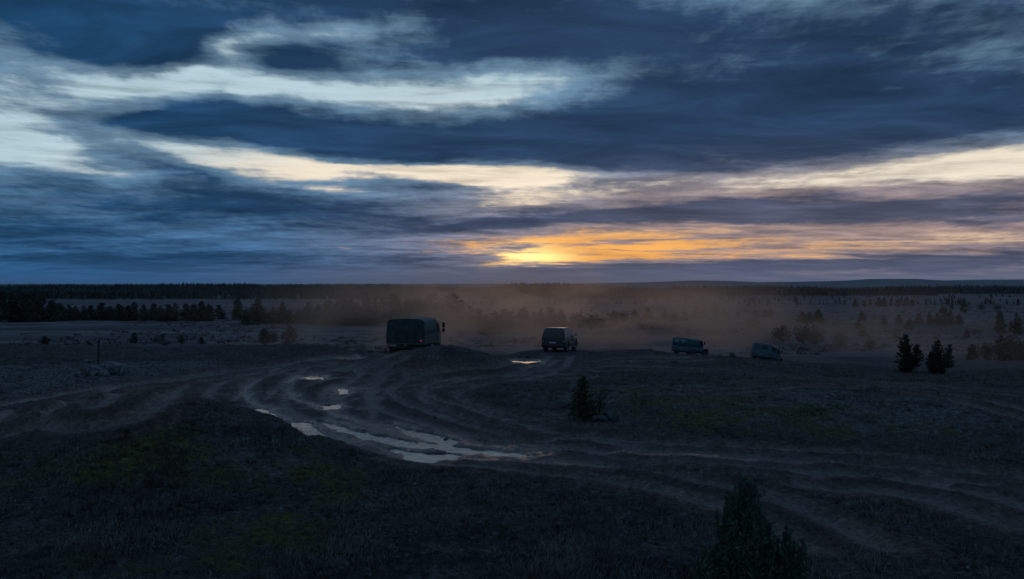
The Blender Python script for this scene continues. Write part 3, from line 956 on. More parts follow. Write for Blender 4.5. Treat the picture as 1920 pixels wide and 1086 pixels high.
row_of_trees([(446, 600, 42, 'pine', .7), (462, 609, 30, 'thick', 1.3), (481, 608, 48, 'spruce', 1.3), (494, 607, 29, 'thick', 1.1), (513, 606, 31, 'thick', 1.0), (529, 606, 40, 'spruce', 1.4), (542, 607, 27, 'thick', .9)],
             'conifer in thin dust, {o} from the left of the loose group by the row', 'loose conifers left of the dust')
row_of_trees([(560, 607, 28, 'pine'), (578, 608, 42, 'spruce', 1.3), (596, 608, 36, 'pine'), (612, 609, 46, 'spruce', 1.5), (627, 609, 38, 'thick', .7), (643, 609, 58, 'spruce', 1.3), (657, 608, 48, 'thick', .7),
              (671, 608, 40, 'pine'), (688, 609, 60, 'spruce', 1.1), (702, 609, 50, 'thick', .7), (719, 609, 52, 'thick', .7), (738, 609, 59, 'spruce', 1.1), (748, 609, 54, 'spruce', 1.2), (763, 609, 50, 'thick', .7),
              (776, 609, 54, 'spruce', 1.2), (788, 609, 50, 'thick', .7), (800, 609, 56, 'spruce', 1.2), (812, 609, 60, 'spruce', 1.1), (826, 609, 50, 'thick', .7), (839, 609, 54, 'spruce', 1.2), (853, 609, 60, 'spruce', 1.1),
              (866, 609, 46, 'spruce', 1.2), (880, 610, 38, 'spruce', 1.3)],
             'hazy conifer, {o} from the left in the dusty row behind the covered truck', 'dusty conifers behind the covered truck')
row_of_trees([(897, 618, 40, 'spruce', 1.3), (910, 628, 38, 'thick', 1.3), (928, 627, 42, 'thick', 1.2), (944, 620, 40, 'pine', 1.1), (958, 618, 34, 'pine', 1.1), (981, 617, 42, 'spruce', 1.6), (1000, 618, 34, 'spruce', 1.3),
              (1014, 617, 38, 'spruce', 1.2), (1034, 614, 40, 'spruce', 1.4), (1053, 614, 34, 'spruce', 1.3)],
             'dust-veiled conifer, {o} from the left between the truck and the estate car', 'dusty conifers between truck and estate car')
row_of_trees([(1085, 616, 32, 'bush', .9), (1108, 620, 32, 'bush', 1.0), (1128, 618, 26, 'bush', .8), (1148, 612, 28, 'bush', .8), (1168, 606, 20, 'bush'), (1190, 598, 18, 'pine', 1.2), (1216, 597, 20, 'spruce', 1.8),
              (1247, 595, 14, 'spruce', 1.6), (1262, 606, 20, 'bush'), (1285, 602, 20, 'pine', 1.1), (1304, 597, 24, 'spruce', 1.6), (1318, 596, 18, 'thick', 1.0), (1342, 592, 17, 'thick', 1.2), (1359, 594, 17, 'spruce', 1.5), (1385, 596, 12, 'thick')],
             'dim tree in brown dust, {o} to the right of the estate car', 'dim trees right of the estate car')
row_of_trees([(1411, 613, 18, 'bush', 1.4), (1416, 596, 15, 'spruce', 1.6), (1434, 595, 15, 'thick', 1.1), (1444, 595, 18, 'thick', 1.0), (1468, 642, 30, 'bush', .8), (1506, 645, 36, 'bush', .7), (1530, 647, 36, 'bush', .7),
              (1503, 605, 20, 'thick', 1.2), (1518, 606, 20, 'thick', 1.1), (1535, 605, 25, 'spruce', 1.5), (1578, 650, 28, 'bush', .8), (1610, 618, 17, 'thick', 1.0), (1618, 602, 19, 'spruce', 1.4), (1619, 630, 18, 'spruce', 1.4), (1632, 657, 24, 'bush', .9)],
             'hazy tree or bush, {o} from the left in the strip above the rear jeep', 'hazy trees above the rear jeep')
row_of_trees([(1604, 575, 14, 'thick', 1.0), (1622, 575, 10, 'thick'), (1648, 575, 18, 'spruce', 1.5), (1657, 575, 17, 'spruce', 1.5), (1684, 575, 15, 'thick', 1.0), (1698, 575, 13, 'thick'), (1712, 575, 14, 'thick'),
              (1768, 588, 15, 'thick', 1.2), (1785, 579, 12, 'thick'), (1807, 586, 22, 'pine', 1.0), (1842, 582, 12, 'bush'), (1870, 584, 12, 'bush')],
             'small far dark tree, {o} from the left in the furthest line on the right', 'far dark trees on the right')
row_of_trees([(1658, 609, 16, 'thick', .9), (1686, 609, 20, 'thick', .7), (1703, 618, 20, 'spruce', 1.5), (1723, 607, 20, 'spruce', 1.5), (1744, 609, 25, 'thick', .7), (1758, 609, 22, 'thick', .9), (1770, 610, 34, 'thick', .7), (1782, 609, 26, 'thick', .8),
              (1798, 609, 20, 'thick', .9), (1813, 634, 16, 'spruce', 1.6), (1876, 625, 42, 'thick', .75), (1908, 627, 40, 'thick', .75)],
             'dark conifer, {o} from the left in the middle line behind the paired bushes', 'dark conifers behind the paired bushes')
row_of_trees([(1680, 641, 18, 'bush', .7), (1823, 676, 30, 'pine', .9), (1852, 684, 34, 'bush', .8), (1875, 686, 48, 'thick', .8), (1894, 688, 42, 'bush', .8), (1914, 689, 32, 'thick', .9)],
             'shadowy tree, {o} from the left in the group below the right edge conifers', 'shadowy trees by the right edge')
row_of_trees([(84, 645, 15, 'spruce', 1.6), (252, 644, 20, 'pine', 1.0), (340, 645, 15, 'bush', 1.2), (378, 644, 12, 'spruce', 1.8), (495, 643, 27, 'thick', 1.2), (514, 642, 20, 'bush', .9), (542, 643, 34, 'thick', 1.0)],
             'low bush or sapling, {o} from the left on the plain behind the brow', 'saplings behind the brow')


def sight(px, py, Y, dz=0.0):
    x = (px - CX) / FPX * Y
    return x, Y


# the two bushy pines on the brow at right
for px, Y, h, wd, lab in ((1697, 62.5, 2.75, 1.1, 'thick dark pine bush on the brow, left and broader of the pair'),
                          (1759, 62.0, 2.4, 1.15, 'thick spiky pine bush on the brow, right one of the pair')):
    x = spot(px, Y)
    tr_, cr_ = conifer(int(px), h, 0.29 * wd, 75, 14, 0.0, 0.5, 0.01, 7, 1.0, 0.8)
    tr_.materials.append(M_BARK)
    cr_.materials.append(M_NEEDLE)
    o = empty('pine_bush', (x, Y, float(hfull(x, Y)) - 0.04))
    tag(o, lab, 'bush', 'paired pine bushes on the brow')
    link('trunk', tr_, None, o)
    link('crown', cr_, None, o)

# young pine by the mud in the middle, with a bare shrub and a boulder
px_, py_ = hit(1092, 790)
tr_, cr_ = conifer(77, 1.0, 0.46, 120, 14, 0.02, 0.8, 0.03, 1, 1.15, 0.75)
tr_.materials.append(M_BARK)
cr_.materials.append(M_YOUNG)
o = empty('young_pine', (px_, py_, float(hfull(px_, py_)) - 0.03))
hp = 84 / FPX * py_
o.scale = (hp, hp, hp)
tag(o, 'young green pine standing alone beside the bare shrub and boulder', 'tree')
link('trunk', tr_, None, o)
link('crown', cr_, None, o)
sx_, sy_ = hit(1122, 787)
sh = link('bare_shrub', bare_shrub(5, 66 / FPX * sy_ * 1.25, 12), M_TWIG, None, (sx_, sy_, float(hfull(sx_, sy_)) - 0.02))
tag(sh, 'leafless twiggy shrub between the young pine and the boulder', 'shrub')

# junipers in the right foreground
def juniper(seed, H, wide, n, tips):
    r = np.random.default_rng(seed)
    tv, tf, cv, cf = [], [], [], []
    for i in range(tips):
        a = r.uniform(0, 6.283)
        q = r.uniform(0, 1) ** 0.6
        top = H * (1 - 0.55 * q ** 2.0) * r.uniform(0.84, 1.0)
        foot = np.array([math.cos(a), math.sin(a), 0]) * wide * q * 0.25
        tip = np.array([math.cos(a), math.sin(a), 0]) * wide * q + np.array([r.normal(0, .04), r.normal(0, .04), top])
        bend = (foot + tip) / 2 + np.array([math.cos(a), math.sin(a), 0]) * wide * q * 0.28
        pts = [foot * (1 - s) ** 2 + 2 * bend * s * (1 - s) + tip * s * s for s in np.linspace(0, 1, 6)]
        tube(tv, tf, pts, [0.018 * (1 - 0.85 * k / 5) * H / 2 for k in range(6)], 4)
        for j in range(n):
            s = r.uniform(0.12, 1.0)
            k = min(int(s * 5), 4)
            p = pts[k] + (pts[k + 1] - pts[k]) * (s * 5 - k)
            d = (pts[k + 1] - pts[k])
            d = d / np.linalg.norm(d)
            nd = d * 0.9 + r.normal(0, 0.5, 3)
            sz = r.uniform(0.05, 0.12) * (1.15 - 0.5 * s)
            needles(cv, cf, p + r.normal(0, 0.055, 3) * (1.15 - s), nd, sz * 1.25, sz * 0.24, r)
    return mesh_np('branches', tv, tf), mesh_np('crown', cv, cf)


for px, Y, H, wd, n, tips, sd_, lab in ((1396, 13.6, 2.15, 0.46, 250, 70, 3, 'tall shaggy juniper rising from the bottom edge, tallest of the cluster'),
                                        (1476, 13.9, 1.2, 0.30, 150, 24, 4, 'lower soft juniper at the bottom edge, right of the tall one'),
                                        (1330, 13.8, 0.95, 0.26, 130, 18, 5, 'low juniper at the bottom edge, left of the tall one')):
    x = spot(px, Y)
    tr_, cr_ = juniper(sd_, H, wd, n, tips)
    o = empty('juniper_bush', (x, Y, float(hfull(x, Y)) - 0.05))
    tag(o, lab, 'bush', 'junipers in the foreground')
    link('branches', tr_, M_BARK, o)
    link('crown', cr_, M_JUNI, o)

# ------------------------------------------------------------------ far woods (one mass) and hills
def far_wood(name, label, seed, px0, px1, Y0, Y1, count, hmin, hmax, group=None):
    r = np.random.default_rng(seed)
    Y = r.uniform(Y0, Y1, count)
    Y[: count // 3] = Y0 + (Y1 - Y0) * r.uniform(0, 0.12, count // 3)
    px = r.uniform(px0, px1, count)
    X = (px - CX) / FPX * Y
    keep = fbm(X * 0.01 + seed, Y * 0.004, 3) > -0.55
    X, Y = X[keep], Y[keep]
    n = len(X)
    Z = hbase(X, Y)
    h = r.uniform(hmin, hmax, n) * (1 + 0.5 * fbm(X * 0.008, Y * 0.008 + seed, 3))
    pxk = CX + FPX * X / Y
    h *= 0.45 + 0.55 * sstep(px0, px0 + 140, pxk) * (1 - sstep(px1 - 300, px1, pxk))
    k = 6
    tiers = [(0.04, 0.27), (0.42, 0.21), (0.40, 0.25), (0.74, 0.10), (0.70, 0.14), (1.0, 0.005)]
    V = np.zeros((n, len(tiers), k, 3))
    a0 = r.uniform(0, 6.283, n)
    for ti, (z, rad) in enumerate(tiers):
        for q in range(k):
            a = a0 + 2 * math.pi * q / k
            rad_ = rad * h * r.uniform(0.65, 1.25, n) * 0.75
            V[:, ti, q, 0] = X + np.cos(a) * rad_
            V[:, ti, q, 1] = Y + np.sin(a) * rad_
            V[:, ti, q, 2] = Z + h * (z + r.uniform(-0.03, 0.03, n) * (ti not in (0, 5)))
    F = []
    for ti in range(len(tiers) - 1):
        for q in range(k):
            F.append((ti * k + q, ti * k + (q + 1) % k, (ti + 1) * k + (q + 1) % k, (ti + 1) * k + q))
    F = np.array(F)
    faces = (F[None] + (np.arange(n) * len(tiers) * k)[:, None, None]).reshape(-1, 4)
    o = link(name, mesh_np(name, V.reshape(-1, 3), faces), M_NEEDLE)
    tag(o, label, 'forest', group, 'stuff')


far_wood('far_forest', 'far dark spruce forest in the centre under the sunset', 1, 840, 1300, 650, 950, 2600, 8.5, 11.5)
far_wood('far_forest', 'far blue spruce forest along the left horizon', 2, -700, 980, 1050, 1500, 4200, 8.5, 10.5)
far_wood('far_forest', 'far spruce forest below the hills on the right', 3, 1150, 1760, 780, 1200, 2400, 6.0, 8.5)
far_wood('far_forest', 'far low wood at the right edge below the hills', 4, 1560, 2700, 900, 1700, 2600, 6.0, 9.0)
far_wood('far_forest', 'low dark woodland on the left between the conifer row and the horizon', 8, -700, 1000, 600, 1000, 2600, 3.5, 6.5)
far_wood('far_scrub', 'scattered dark scrub on the far plain', 6, 700, 2600, 430, 760, 420, 1.5, 4.0)


def low_scrub(n, seed):
    """knee-high heather and juniper clumps over the plain, as one mass"""
    r = np.random.default_rng(seed)
    Y = 115 * np.exp(r.uniform(0, math.log(480 / 115), n))
    X = r.uniform(-0.7, 0.75, n) * Y
    keep = fbm(X * 0.02, Y * 0.035, 3) > -0.05
    X, Y = X[keep], Y[keep]
    n = len(X)
    Z = hfull(X, Y)
    h = np.minimum(r.gamma(2.0, 0.15, n) + 0.1, 0.75)
    q = 22
    ang, rad, zz = r.uniform(0, 6.283, (n, q)), r.uniform(0, 1, (n, q)) ** 0.6, r.uniform(0.0, 0.75, (n, q))
    wdt = h * r.uniform(0.8, 1.8, n)
    C = np.stack([X[:, None] + np.cos(ang) * rad * wdt[:, None], Y[:, None] + np.sin(ang) * rad * wdt[:, None], Z[:, None] + zz * (1.15 - rad) * h[:, None]], -1)
    sz = (h[:, None] * r.uniform(0.25, 0.6, (n, q)))[..., None]
    T3 = C[:, :, None, :] + r.normal(0, 0.6, (n, q, 3, 3)) * sz[:, :, None]
    o = link('low_scrub', mesh_np('low_scrub', T3.reshape(-1, 3), np.arange(n * q * 3).reshape(-1, 3)), M_SCRUB)
    tag(o, 'low dark heather clumps dotted over the plain', 'scrub', kind='stuff')


M_SCRUB = leaf_mat('heather', (0.060, 0.045, 0.040), (0.028, 0.026, 0.022))
low_scrub(5200, 15)

hx = np.arange(-1600, 3600, 2.5)
HILL = np.array([(-1600, 532.0), (0, 532.4), (300, 533.0), (700, 532.5), (1080, 532.5), (1140, 530.5), (1180, 530.2), (1230, 528.5), (1290, 526.5), (1330, 526.2), (1380, 527.2), (1425, 529.5), (1470, 528.6), (1530, 527.8),
                 (1580, 526.5), (1630, 523.2), (1720, 523.0), (1770, 526.0), (1830, 524.6), (1920, 524.2), (2200, 527), (3600, 531)])
top = np.interp(hx, HILL[:, 0], HILL[:, 1])
V, rows = [], 9
for k in range(rows):
    f = k / (rows - 1)
    Yk = 6200 + 3000 * f
    prof = math.sin(math.pi * min(1.0, f * 0.9 + 0.0) * 0.56) if f < 1 else 0
    xk = (hx - CX) / FPX * Yk
    zt = CAMZ + (HY - top) / FPX * 8700
    z = PLAIN - 3 + (zt - PLAIN + 3) * sstep(-0.02, 0.85, np.full_like(hx, f))
    z = z + (3.5 * fbm(xk * 0.004, np.full_like(xk, Yk * 0.004), 3) + 2.2 * np.abs(fbm(xk * 0.03, np.full_like(xk, Yk * 0.01), 2))) * (0.3 + 0.7 * f) * 0.6
    V.append(np.stack([xk, np.full_like(xk, Yk), z], -1))
back = V[-1].copy()
back[:, 1] += 1200
back[:, 2] = PLAIN - 10
V.append(back)
V = np.array(V)
nk, nh = V.shape[:2]
a, b = np.meshgrid(np.arange(nk - 1), np.arange(nh - 1), indexing='ij')
Fh = np.stack([a * nh + b, a * nh + b + 1, (a + 1) * nh + b + 1, (a + 1) * nh + b], -1).reshape(-1, 4)
hm = mat('wooded_hillside', (0.030, 0.038, 0.026), 0.95, 0.05, color2=(0.05, 0.05, 0.035), scale=0.004)
o = link('hills', mesh_np('hills', V.reshape(-1, 3), Fh, True), hm)
tag(o, 'long wooded hills along the horizon', 'hills', kind='structure')

# ------------------------------------------------------------------ builder for made things
class B:
    def __init__(self):
        self.bm = bmesh.new()

    def box(self, x0, x1, y0, y1, z0, z1, bev=0.0, taper=None):
        vs = [self.bm.verts.new((x, y, z)) for x in (x0, x1) for y in (y0, y1) for z in (z0, z1)]
        fs = [self.bm.faces.new([vs[i] for i in q]) for q in ((0, 1, 3, 2), (4, 6, 7, 5), (0, 4, 5, 1), (2, 3, 7, 6), (0, 2, 6, 4), (1, 5, 7, 3))]
        if bev:
            es = list({e for f in fs for e in f.edges})
            bmesh.ops.bevel(self.bm, geom=es, offset=bev, segments=2, affect='EDGES', profile=0.5)
        return self

    def loft(self, secs, cap=True):
        """secs: rings of points with equal counts, each closed"""
        rings = [[self.bm.verts.new(p) for p in s] for s in secs]
        n = len(rings[0])
        for a, b in zip(rings[:-1], rings[1:]):
            for i in range(n):
                self.bm.faces.new((a[i], a[(i + 1) % n], b[(i + 1) % n], b[i]))
        if cap:
            self.bm.faces.new(rings[0][::-1])
            self.bm.faces.new(rings[-1])
        return self

    def panel(self, pts, thick=0.012, outward=(0, 0, 1)):
        """a thin slab over a polygon, thickened along its outward direction"""
        n = Vector(outward).normalized() * thick
        a = [self.bm.verts.new(Vector(p)) for p in pts]
        b = [self.bm.verts.new(Vector(p) + n) for p in pts]
        k = len(pts)
        self.bm.faces.new(a[::-1])
        self.bm.faces.new(b)
        for i in range(k):
            self.bm.faces.new((a[i], a[(i + 1) % k], b[(i + 1) % k], b[i]))
        return self

    def ringx(self, prof, n=24, cx=0, cy=0, cz=0):
        """turn a profile of (radius, x) about the X axis"""
        rows = []
        for q in range(n):
            a = 2 * math.pi * q / n
            rows.append([self.bm.verts.new((cx + x, cy + r * math.cos(a), cz + r * math.sin(a))) for r, x in prof])
        for q in range(n):
            a, b = rows[q], rows[(q + 1) % n]
            for i in range(len(prof) - 1):
                self.bm.faces.new((a[i], b[i], b[i + 1], a[i + 1]))
        return self

    def rod(self, p, q, r=0.02, n=6):
        V, F = [], []
        tube(V, F, [np.array(p, float), np.array(q, float)], [r, r], n)
        vs = [self.bm.verts.new(v) for v in V]
        for f in F:
            self.bm.faces.new([vs[i] for i in f])
        self.bm.faces.new(vs[:n][::-1])
        self.bm.faces.new(vs[n:])
        return self

    def obj(self, name, material, parent=None, smooth=False, loc=None):
        bmesh.ops.recalc_face_normals(self.bm, faces=self.bm.faces)
        me = bpy.data.meshes.new(name)
        self.bm.to_mesh(me)
        self.bm.free()
        if smooth:
            me.polygons.foreach_set('use_smooth', np.ones(len(me.polygons), dtype=bool))
        return link(name, me, material, parent, loc)


def mirrored(half):
    """closed ring from right-half points (x, y, z) listed bottom to top"""
    return [tuple(p) for p in half] + [(-p[0], p[1], p[2]) for p in half[::-1]]


M_CANVAS = mat('dark_canvas', (0.045, 0.062, 0.062), 0.85, 0.2, var=0.35, scale=3.0, bump=0.4)
M_CANVSIDE = mat('skylit_canvas', (0.085, 0.105, 0.11), 0.8, 0.25, var=0.3, scale=2.5, bump=0.4)  # canopy paler than the flap: sky light on its side painted into the colour
M_ARMY = mat('drab_paint', (0.06, 0.085, 0.085), 0.45, 0.5, var=0.3, scale=4.0)
M_TEAL = mat('teal_drab_paint', (0.032, 0.088, 0.110), 0.5, 0.35, var=0.25, scale=3.0)
M_TEAL2 = mat('teal_canvas', (0.030, 0.080, 0.102), 0.75, 0.3, var=0.35, scale=3.0, bump=0.3)
M_CARP = mat('dark_car_paint', (0.022, 0.030, 0.034), 0.25, 0.5, color2=(0.05, 0.045, 0.04), scale=2.0)
M_TRIM = mat('grey_trim', (0.14, 0.145, 0.15), 0.5, 0.5, var=0.2)
M_BLACK = mat('black_plastic', (0.014, 0.014, 0.015), 0.6, 0.4)
M_RUB = mat('muddy_rubber', (0.02, 0.02, 0.02), 0.9, 0.2, color2=(0.06, 0.045, 0.035), scale=5)
M_RIM = mat('dull_rim', (0.13, 0.13, 0.13), 0.45, 0.5, 0.5, var=0.3)
M_GLASS = mat('dark_glass', (0.008, 0.010, 0.013), 0.06, 0.35)
M_PALEGL = mat('clear_plastic_window', (0.11, 0.15, 0.175), 0.3, 0.5, var=0.3)
M_MIRR = mat('mirror_glass', (0.6, 0.62, 0.65), 0.08, 0.5, 0.9)
M_RED = mat('red_lens', (0.25, 0.01, 0.015), 0.2, 0.5)
M_REDLIT = mat('lit_tail_lamp', (0.4, 0.01, 0.02), 0.3, 0.5, emit=((1.0, 0.06, 0.12), 0.3))
M_PLATE = mat('number_plate', (0.35, 0.36, 0.36), 0.5, 0.4)


def wheel(parent, x, y, r, wd, side):
    o = empty('wheel', (x, y, r))
    o.parent = parent
    s = side
    pr = [(r * 0.60, -wd / 2), (r * 0.86, -wd / 2), (r * 0.97, -wd * 0.40), (r, -wd * 0.25), (r, wd * 0.25), (r * 0.97, wd * 0.40), (r * 0.86, wd / 2), (r * 0.60, wd / 2), (r * 0.60, -wd / 2)]
    t_ = B().ringx(pr, 26)
    for k in range(26):
        a = 2 * math.pi * k / 26
        c, s_ = math.cos(a), math.sin(a)
        y0, z0 = r * c, r * s_
        t_.panel([(-wd * 0.42, y0 * 0.99 - s_ * 0.02, z0 * 0.99 + c * 0.02), (wd * 0.42, y0 * 0.99 - s_ * 0.02, z0 * 0.99 + c * 0.02), (wd * 0.42, y0 * 0.99 + s_ * 0.02, z0 * 0.99 - c * 0.02), (-wd * 0.42, y0 * 0.99 + s_ * 0.02, z0 * 0.99 - c * 0.02)], r * 0.03, (0, c, s_))
    t_.obj('tyre', M_RUB, o)
    B().ringx([(0.0, s * wd * 0.30), (r * 0.18, s * wd * 0.30), (r * 0.22, s * wd * 0.18), (r * 0.48, s * wd * 0.12), (r * 0.56, s * wd * 0.40), (r * 0.62, s * wd * 0.42), (r * 0.62, 0)], 20).obj('rim', M_RIM, o, True)
    return o


def root_of(name, V, label, cat, roll=0.0, group='vehicles leaving in convoy'):
    o = empty(name, (V['x'], V['y'], V['z']), (math.radians(V['pitch']), math.radians(roll), -math.radians(V['head'])))
    tag(o, label, cat, group)
    return o


# ------------------------------------------------------------------ covered truck
tk = root_of('covered_truck', TRUCK, 'dark canvas-covered army truck seen from behind beyond the low mound', 'truck')
fr = B()
for s in (-1, 1):
    fr.box(s * 0.42 - 0.05, s * 0.42 + 0.05, 0.1, 6.0, 0.82, 1.02)
for y in (0.15, 1.3, 2.6, 3.9, 5.4):
    fr.box(-0.40, 0.40, y, y + 0.1, 0.85, 0.97)
fr.obj('chassis_frame', M_BLACK, tk)
B().box(-1.19, 1.19, 0.0, 4.15, 1.20, 1.33, 0.015).obj('bed_floor', M_ARMY, tk)
B().box(-1.17, 1.17, -0.05, 0.0, 1.22, 1.84, 0.012).obj('tailgate', M_ARMY, tk)
for s in (-1, 1):
    ds = B().box(min(s * 1.18, s * 1.195), max(s * 1.18, s * 1.195), 0.02, 4.1, 1.34, 1.88).obj('dropside', M_ARMY, tk)
    for z in (1.36, 1.55, 1.74):
        B().box(min(s * 1.197, s * 1.222), max(s * 1.197, s * 1.222), 0.03, 4.09, z, z + 0.13, 0.006).obj('plank', M_CANVSIDE, ds)
    for y in (0.06, 1.0, 2.0, 3.0, 3.98):
        B().box(min(s * 1.224, s * 1.265), max(s * 1.224, s * 1.265), y, y + 0.07, 1.26, 1.92, 0.006).obj('post', M_ARMY, ds)
half = [(1.205, 1.86), (1.20, 2.25), (1.185, 2.62), (1.13, 2.74), (0.98, 2.805), (0.50, 2.85), (0.0, 2.86)]
secs = []
for k in range(17):
    y = 0.0 + 4.1 * k / 16
    sag = 0.022 * (1 if k % 4 == 2 else (0.6 if k % 2 else 0.0))
    ring = []
    for x, z in half:
        f = (z - 1.86)
        ring.append((x - (sag * 1.6 if 2.0 < z < 2.6 else 0), y, z - (sag if z > 2.65 else 0)))
    secs.append(mirrored(ring[:-1] + [ring[-1]]))
cn = B().loft(secs).obj('canopy', M_CANVSIDE, tk, True)
B().loft([mirrored([(x * 1.004, y, z + 0.006) for x, z in half]) for y in (0.005, 0.1)], False).obj('hem_strap', M_CANVAS, cn)
B().loft([mirrored([(x * 1.004, y, z + 0.006) for x, z in half]) for y in (3.98, 4.08)], False).obj('hem_strap', M_CANVAS, cn)
# rear flap: hanging canvas with soft vertical folds
V_, F_ = [], []
nu, nv = 40, 16
for i in range(nu + 1):
    u = -1 + 2 * i / nu
    x = 1.205 * u
    zt = np.interp(abs(x), [0, 0.5, 0.98, 1.13, 1.185, 1.20, 1.21], [2.86, 2.85, 2.805, 2.74, 2.62, 2.25, 1.9])
    for j in range(nv + 1):
        z = 1.33 + (zt - 1.33) * j / nv
        xx = x * (1 - 0.0 * j)
        if z > 2.25:
            xx = min(abs(x), np.interp(z, [2.25, 2.62, 2.74, 2.805, 2.85, 2.86], [1.20, 1.185, 1.13, 0.98, 0.5, 0.2]) + 0.02) * (1 if x > 0 else -1)
        fold = 0.02 * math.sin(u * 13 + 0.7 * math.sin(j * 0.5)) * (1 - j / nv) + 0.012 * math.sin(u * 31 + j)
        V_.append((xx, -0.075 + fold, z))
for i in range(nu):
    for j in range(nv):
        a = i * (nv + 1) + j
        F_.append((a, a + nv + 1, a + nv + 2, a + 1))
fl = link('rear_flap', mesh_np('rear_flap', V_, F_, True), M_CANVAS, tk)
for x in (-0.55, 0.12, 0.6):
    B().box(x, x + 0.05, -0.125, -0.110, 1.34, 2.05).obj('strap', M_BLACK, fl)
B().box(-1.1, 1.1, -0.1, 0.06, 0.98, 1.12, 0.02).obj('rear_bumper', M_BLACK, tk)
for x, mm in ((-1.0, M_RED), (1.02, M_REDLIT)):
    tl = B().box(x - 0.045, x + 0.045, -0.14, -0.085, 1.42, 1.50, 0.01).obj('tail_light', mm, tk)
    B().box(x - 0.085, x + 0.085, -0.10, -0.08, 1.385, 1.535).obj('housing', M_BLACK, tl)
for s in (-1, 1):
    B().box(s * 0.95 - 0.2, s * 0.95 + 0.2, 0.42, 0.45, 0.45, 1.1).obj('mudflap', M_BLACK, tk)
    B().box(s * 1.0 - 0.18, s * 1.0 + 0.18, 2.4, 3.2, 0.7, 1.12, 0.04).obj('side_locker', M_ARMY, tk)
    for y in (1.15, 5.2):
        wheel(tk, s * 0.96, y, 0.50, 0.34, s)
for y in (1.15, 5.2):
    B().rod((-0.8, y, 0.5), (0.8, y, 0.5), 0.08, 8).box(-0.2, 0.2, y - 0.2, y + 0.2, 0.33, 0.68, 0.05).obj('axle', M_BLACK, tk)
cabh = [(1.05, 0.95), (1.12, 1.1), (1.13, 1.75), (1.06, 2.5), (0.92, 2.66), (0.0, 2.70)]
def cabsec(y, ztop=None, sl=0.0):
    return mirrored([(x, y - (sl * max(0, z - 1.75)), z) for x, z in cabh])
cb = B().loft([cabsec(4.28), cabsec(4.5), cabsec(5.6, None, 0.05), cabsec(6.05, None, 0.32), [(x * 0.97, 6.15, min(z, 1.72)) for x, y, z in cabsec(6.15)]]).obj('cab', M_ARMY, tk)
for s in (-1, 1):
    dr = B().panel([(s * 1.125, 4.75, 1.05), (s * 1.125, 5.75, 1.05), (s * 1.135, 5.75, 1.74), (s * 1.135, 4.75, 1.74)], 0.02, (s, 0, 0)).obj('door', M_ARMY, tk)
    B().box(min(s * 1.15, s * 1.19), max(s * 1.15, s * 1.19), 4.82, 4.98, 1.55, 1.6).obj('handle', M_BLACK, dr)
    B().panel([(s * 1.128, 4.80, 1.82), (s * 1.128, 5.68, 1.82), (s * 1.072, 5.48, 2.44), (s * 1.072, 4.80, 2.44)], 0.012, (s, 0, 0.09)).obj('window', M_GLASS, tk)
    mi = B().rod((s * 1.08, 5.75, 2.5), (s * 1.34, 5.9, 2.45), 0.018).rod((s * 1.34, 5.9, 2.45), (s * 1.34, 5.9, 1.75), 0.018).rod((s * 1.12, 5.9, 1.72), (s * 1.34, 5.9, 1.75), 0.018).obj('mirror_arm', M_BLACK, tk)
    B().box(s * 1.34 - 0.1, s * 1.34 + 0.1, 5.86, 5.93, 2.12, 2.46, 0.02).obj('mirror', M_BLACK, mi)
    B().box(s * 1.34 - 0.1, s * 1.34 + 0.1, 5.86, 5.93, 1.82, 2.06, 0.02).obj('mirror', M_BLACK, mi)
    B().box(s * 1.0 - 0.2, s * 1.0 + 0.2, 4.7, 5.75, 1.02, 1.1, 0.02).obj('mudguard', M_BLACK, tk)
B().box(-1.1, 1.1, 6.12, 6.3, 0.6, 0.95, 0.03).obj('front_bumper', M_BLACK, tk)
B().panel([(-0.95, 6.14, 1.8), (0.95, 6.14, 1.8), (0.9, 5.90, 2.5), (-0.9, 5.90, 2.5)], 0.012, (0, 1, 0.3)).obj('windscreen', M_GLASS, tk)

# ------------------------------------------------------------------ dark estate car
su = root_of('estate_car', SUV, 'dark high-roofed off-road estate car driving away on the brow', 'car')
def carsec(yl, yt, zs, w_=1.0, lo=0.42):
    """half section: lower points at yl, upper ones slide to yt; zs = (belt, shoulder, roof side, roof)"""
    b_, s_, r_, t_ = zs
    f = lambda z: yl + (yt - yl) * min(1, max(0, (z - b_) / max(t_ - b_, 1e-3)))
    return mirrored([(0.70 * w_, yl, lo), (0.88 * w_, yl, lo + 0.06), (0.925 * w_, yl, 0.80), (0.905 * w_, yl, b_), (0.86 * w_, f(s_), s_), (0.80 * w_, f(r_), r_), (0.66 * w_, f(t_ - 0.03), t_ - 0.03), (0.0, f(t_), t_)])
Zc = (1.10, 1.40, 1.76, 1.90)
Zb = (1.06, 1.08, 1.12, 1.14)
bd = B().loft([carsec(0.02, 0.26, (1.10, 1.40, 1.72, 1.84), 0.97, 0.55), carsec(0.10, 0.40, Zc, 1.0, 0.46), carsec(1.2, 1.2, Zc), carsec(2.6, 2.4, Zc), carsec(3.25, 2.75, (1.10, 1.36, 1.70, 1.82)), carsec(3.50, 3.46, Zb, 0.99),
               carsec(4.45, 4.45, (1.0, 1.02, 1.05, 1.08), 0.97), carsec(4.72, 4.70, (0.92, 0.94, 0.96, 0.98), 0.92, 0.5)]).obj('body', M_CARP, su)
side_x = lambda z: np.interp(z, [1.10, 1.40, 1.76], [0.905, 0.86, 0.80])
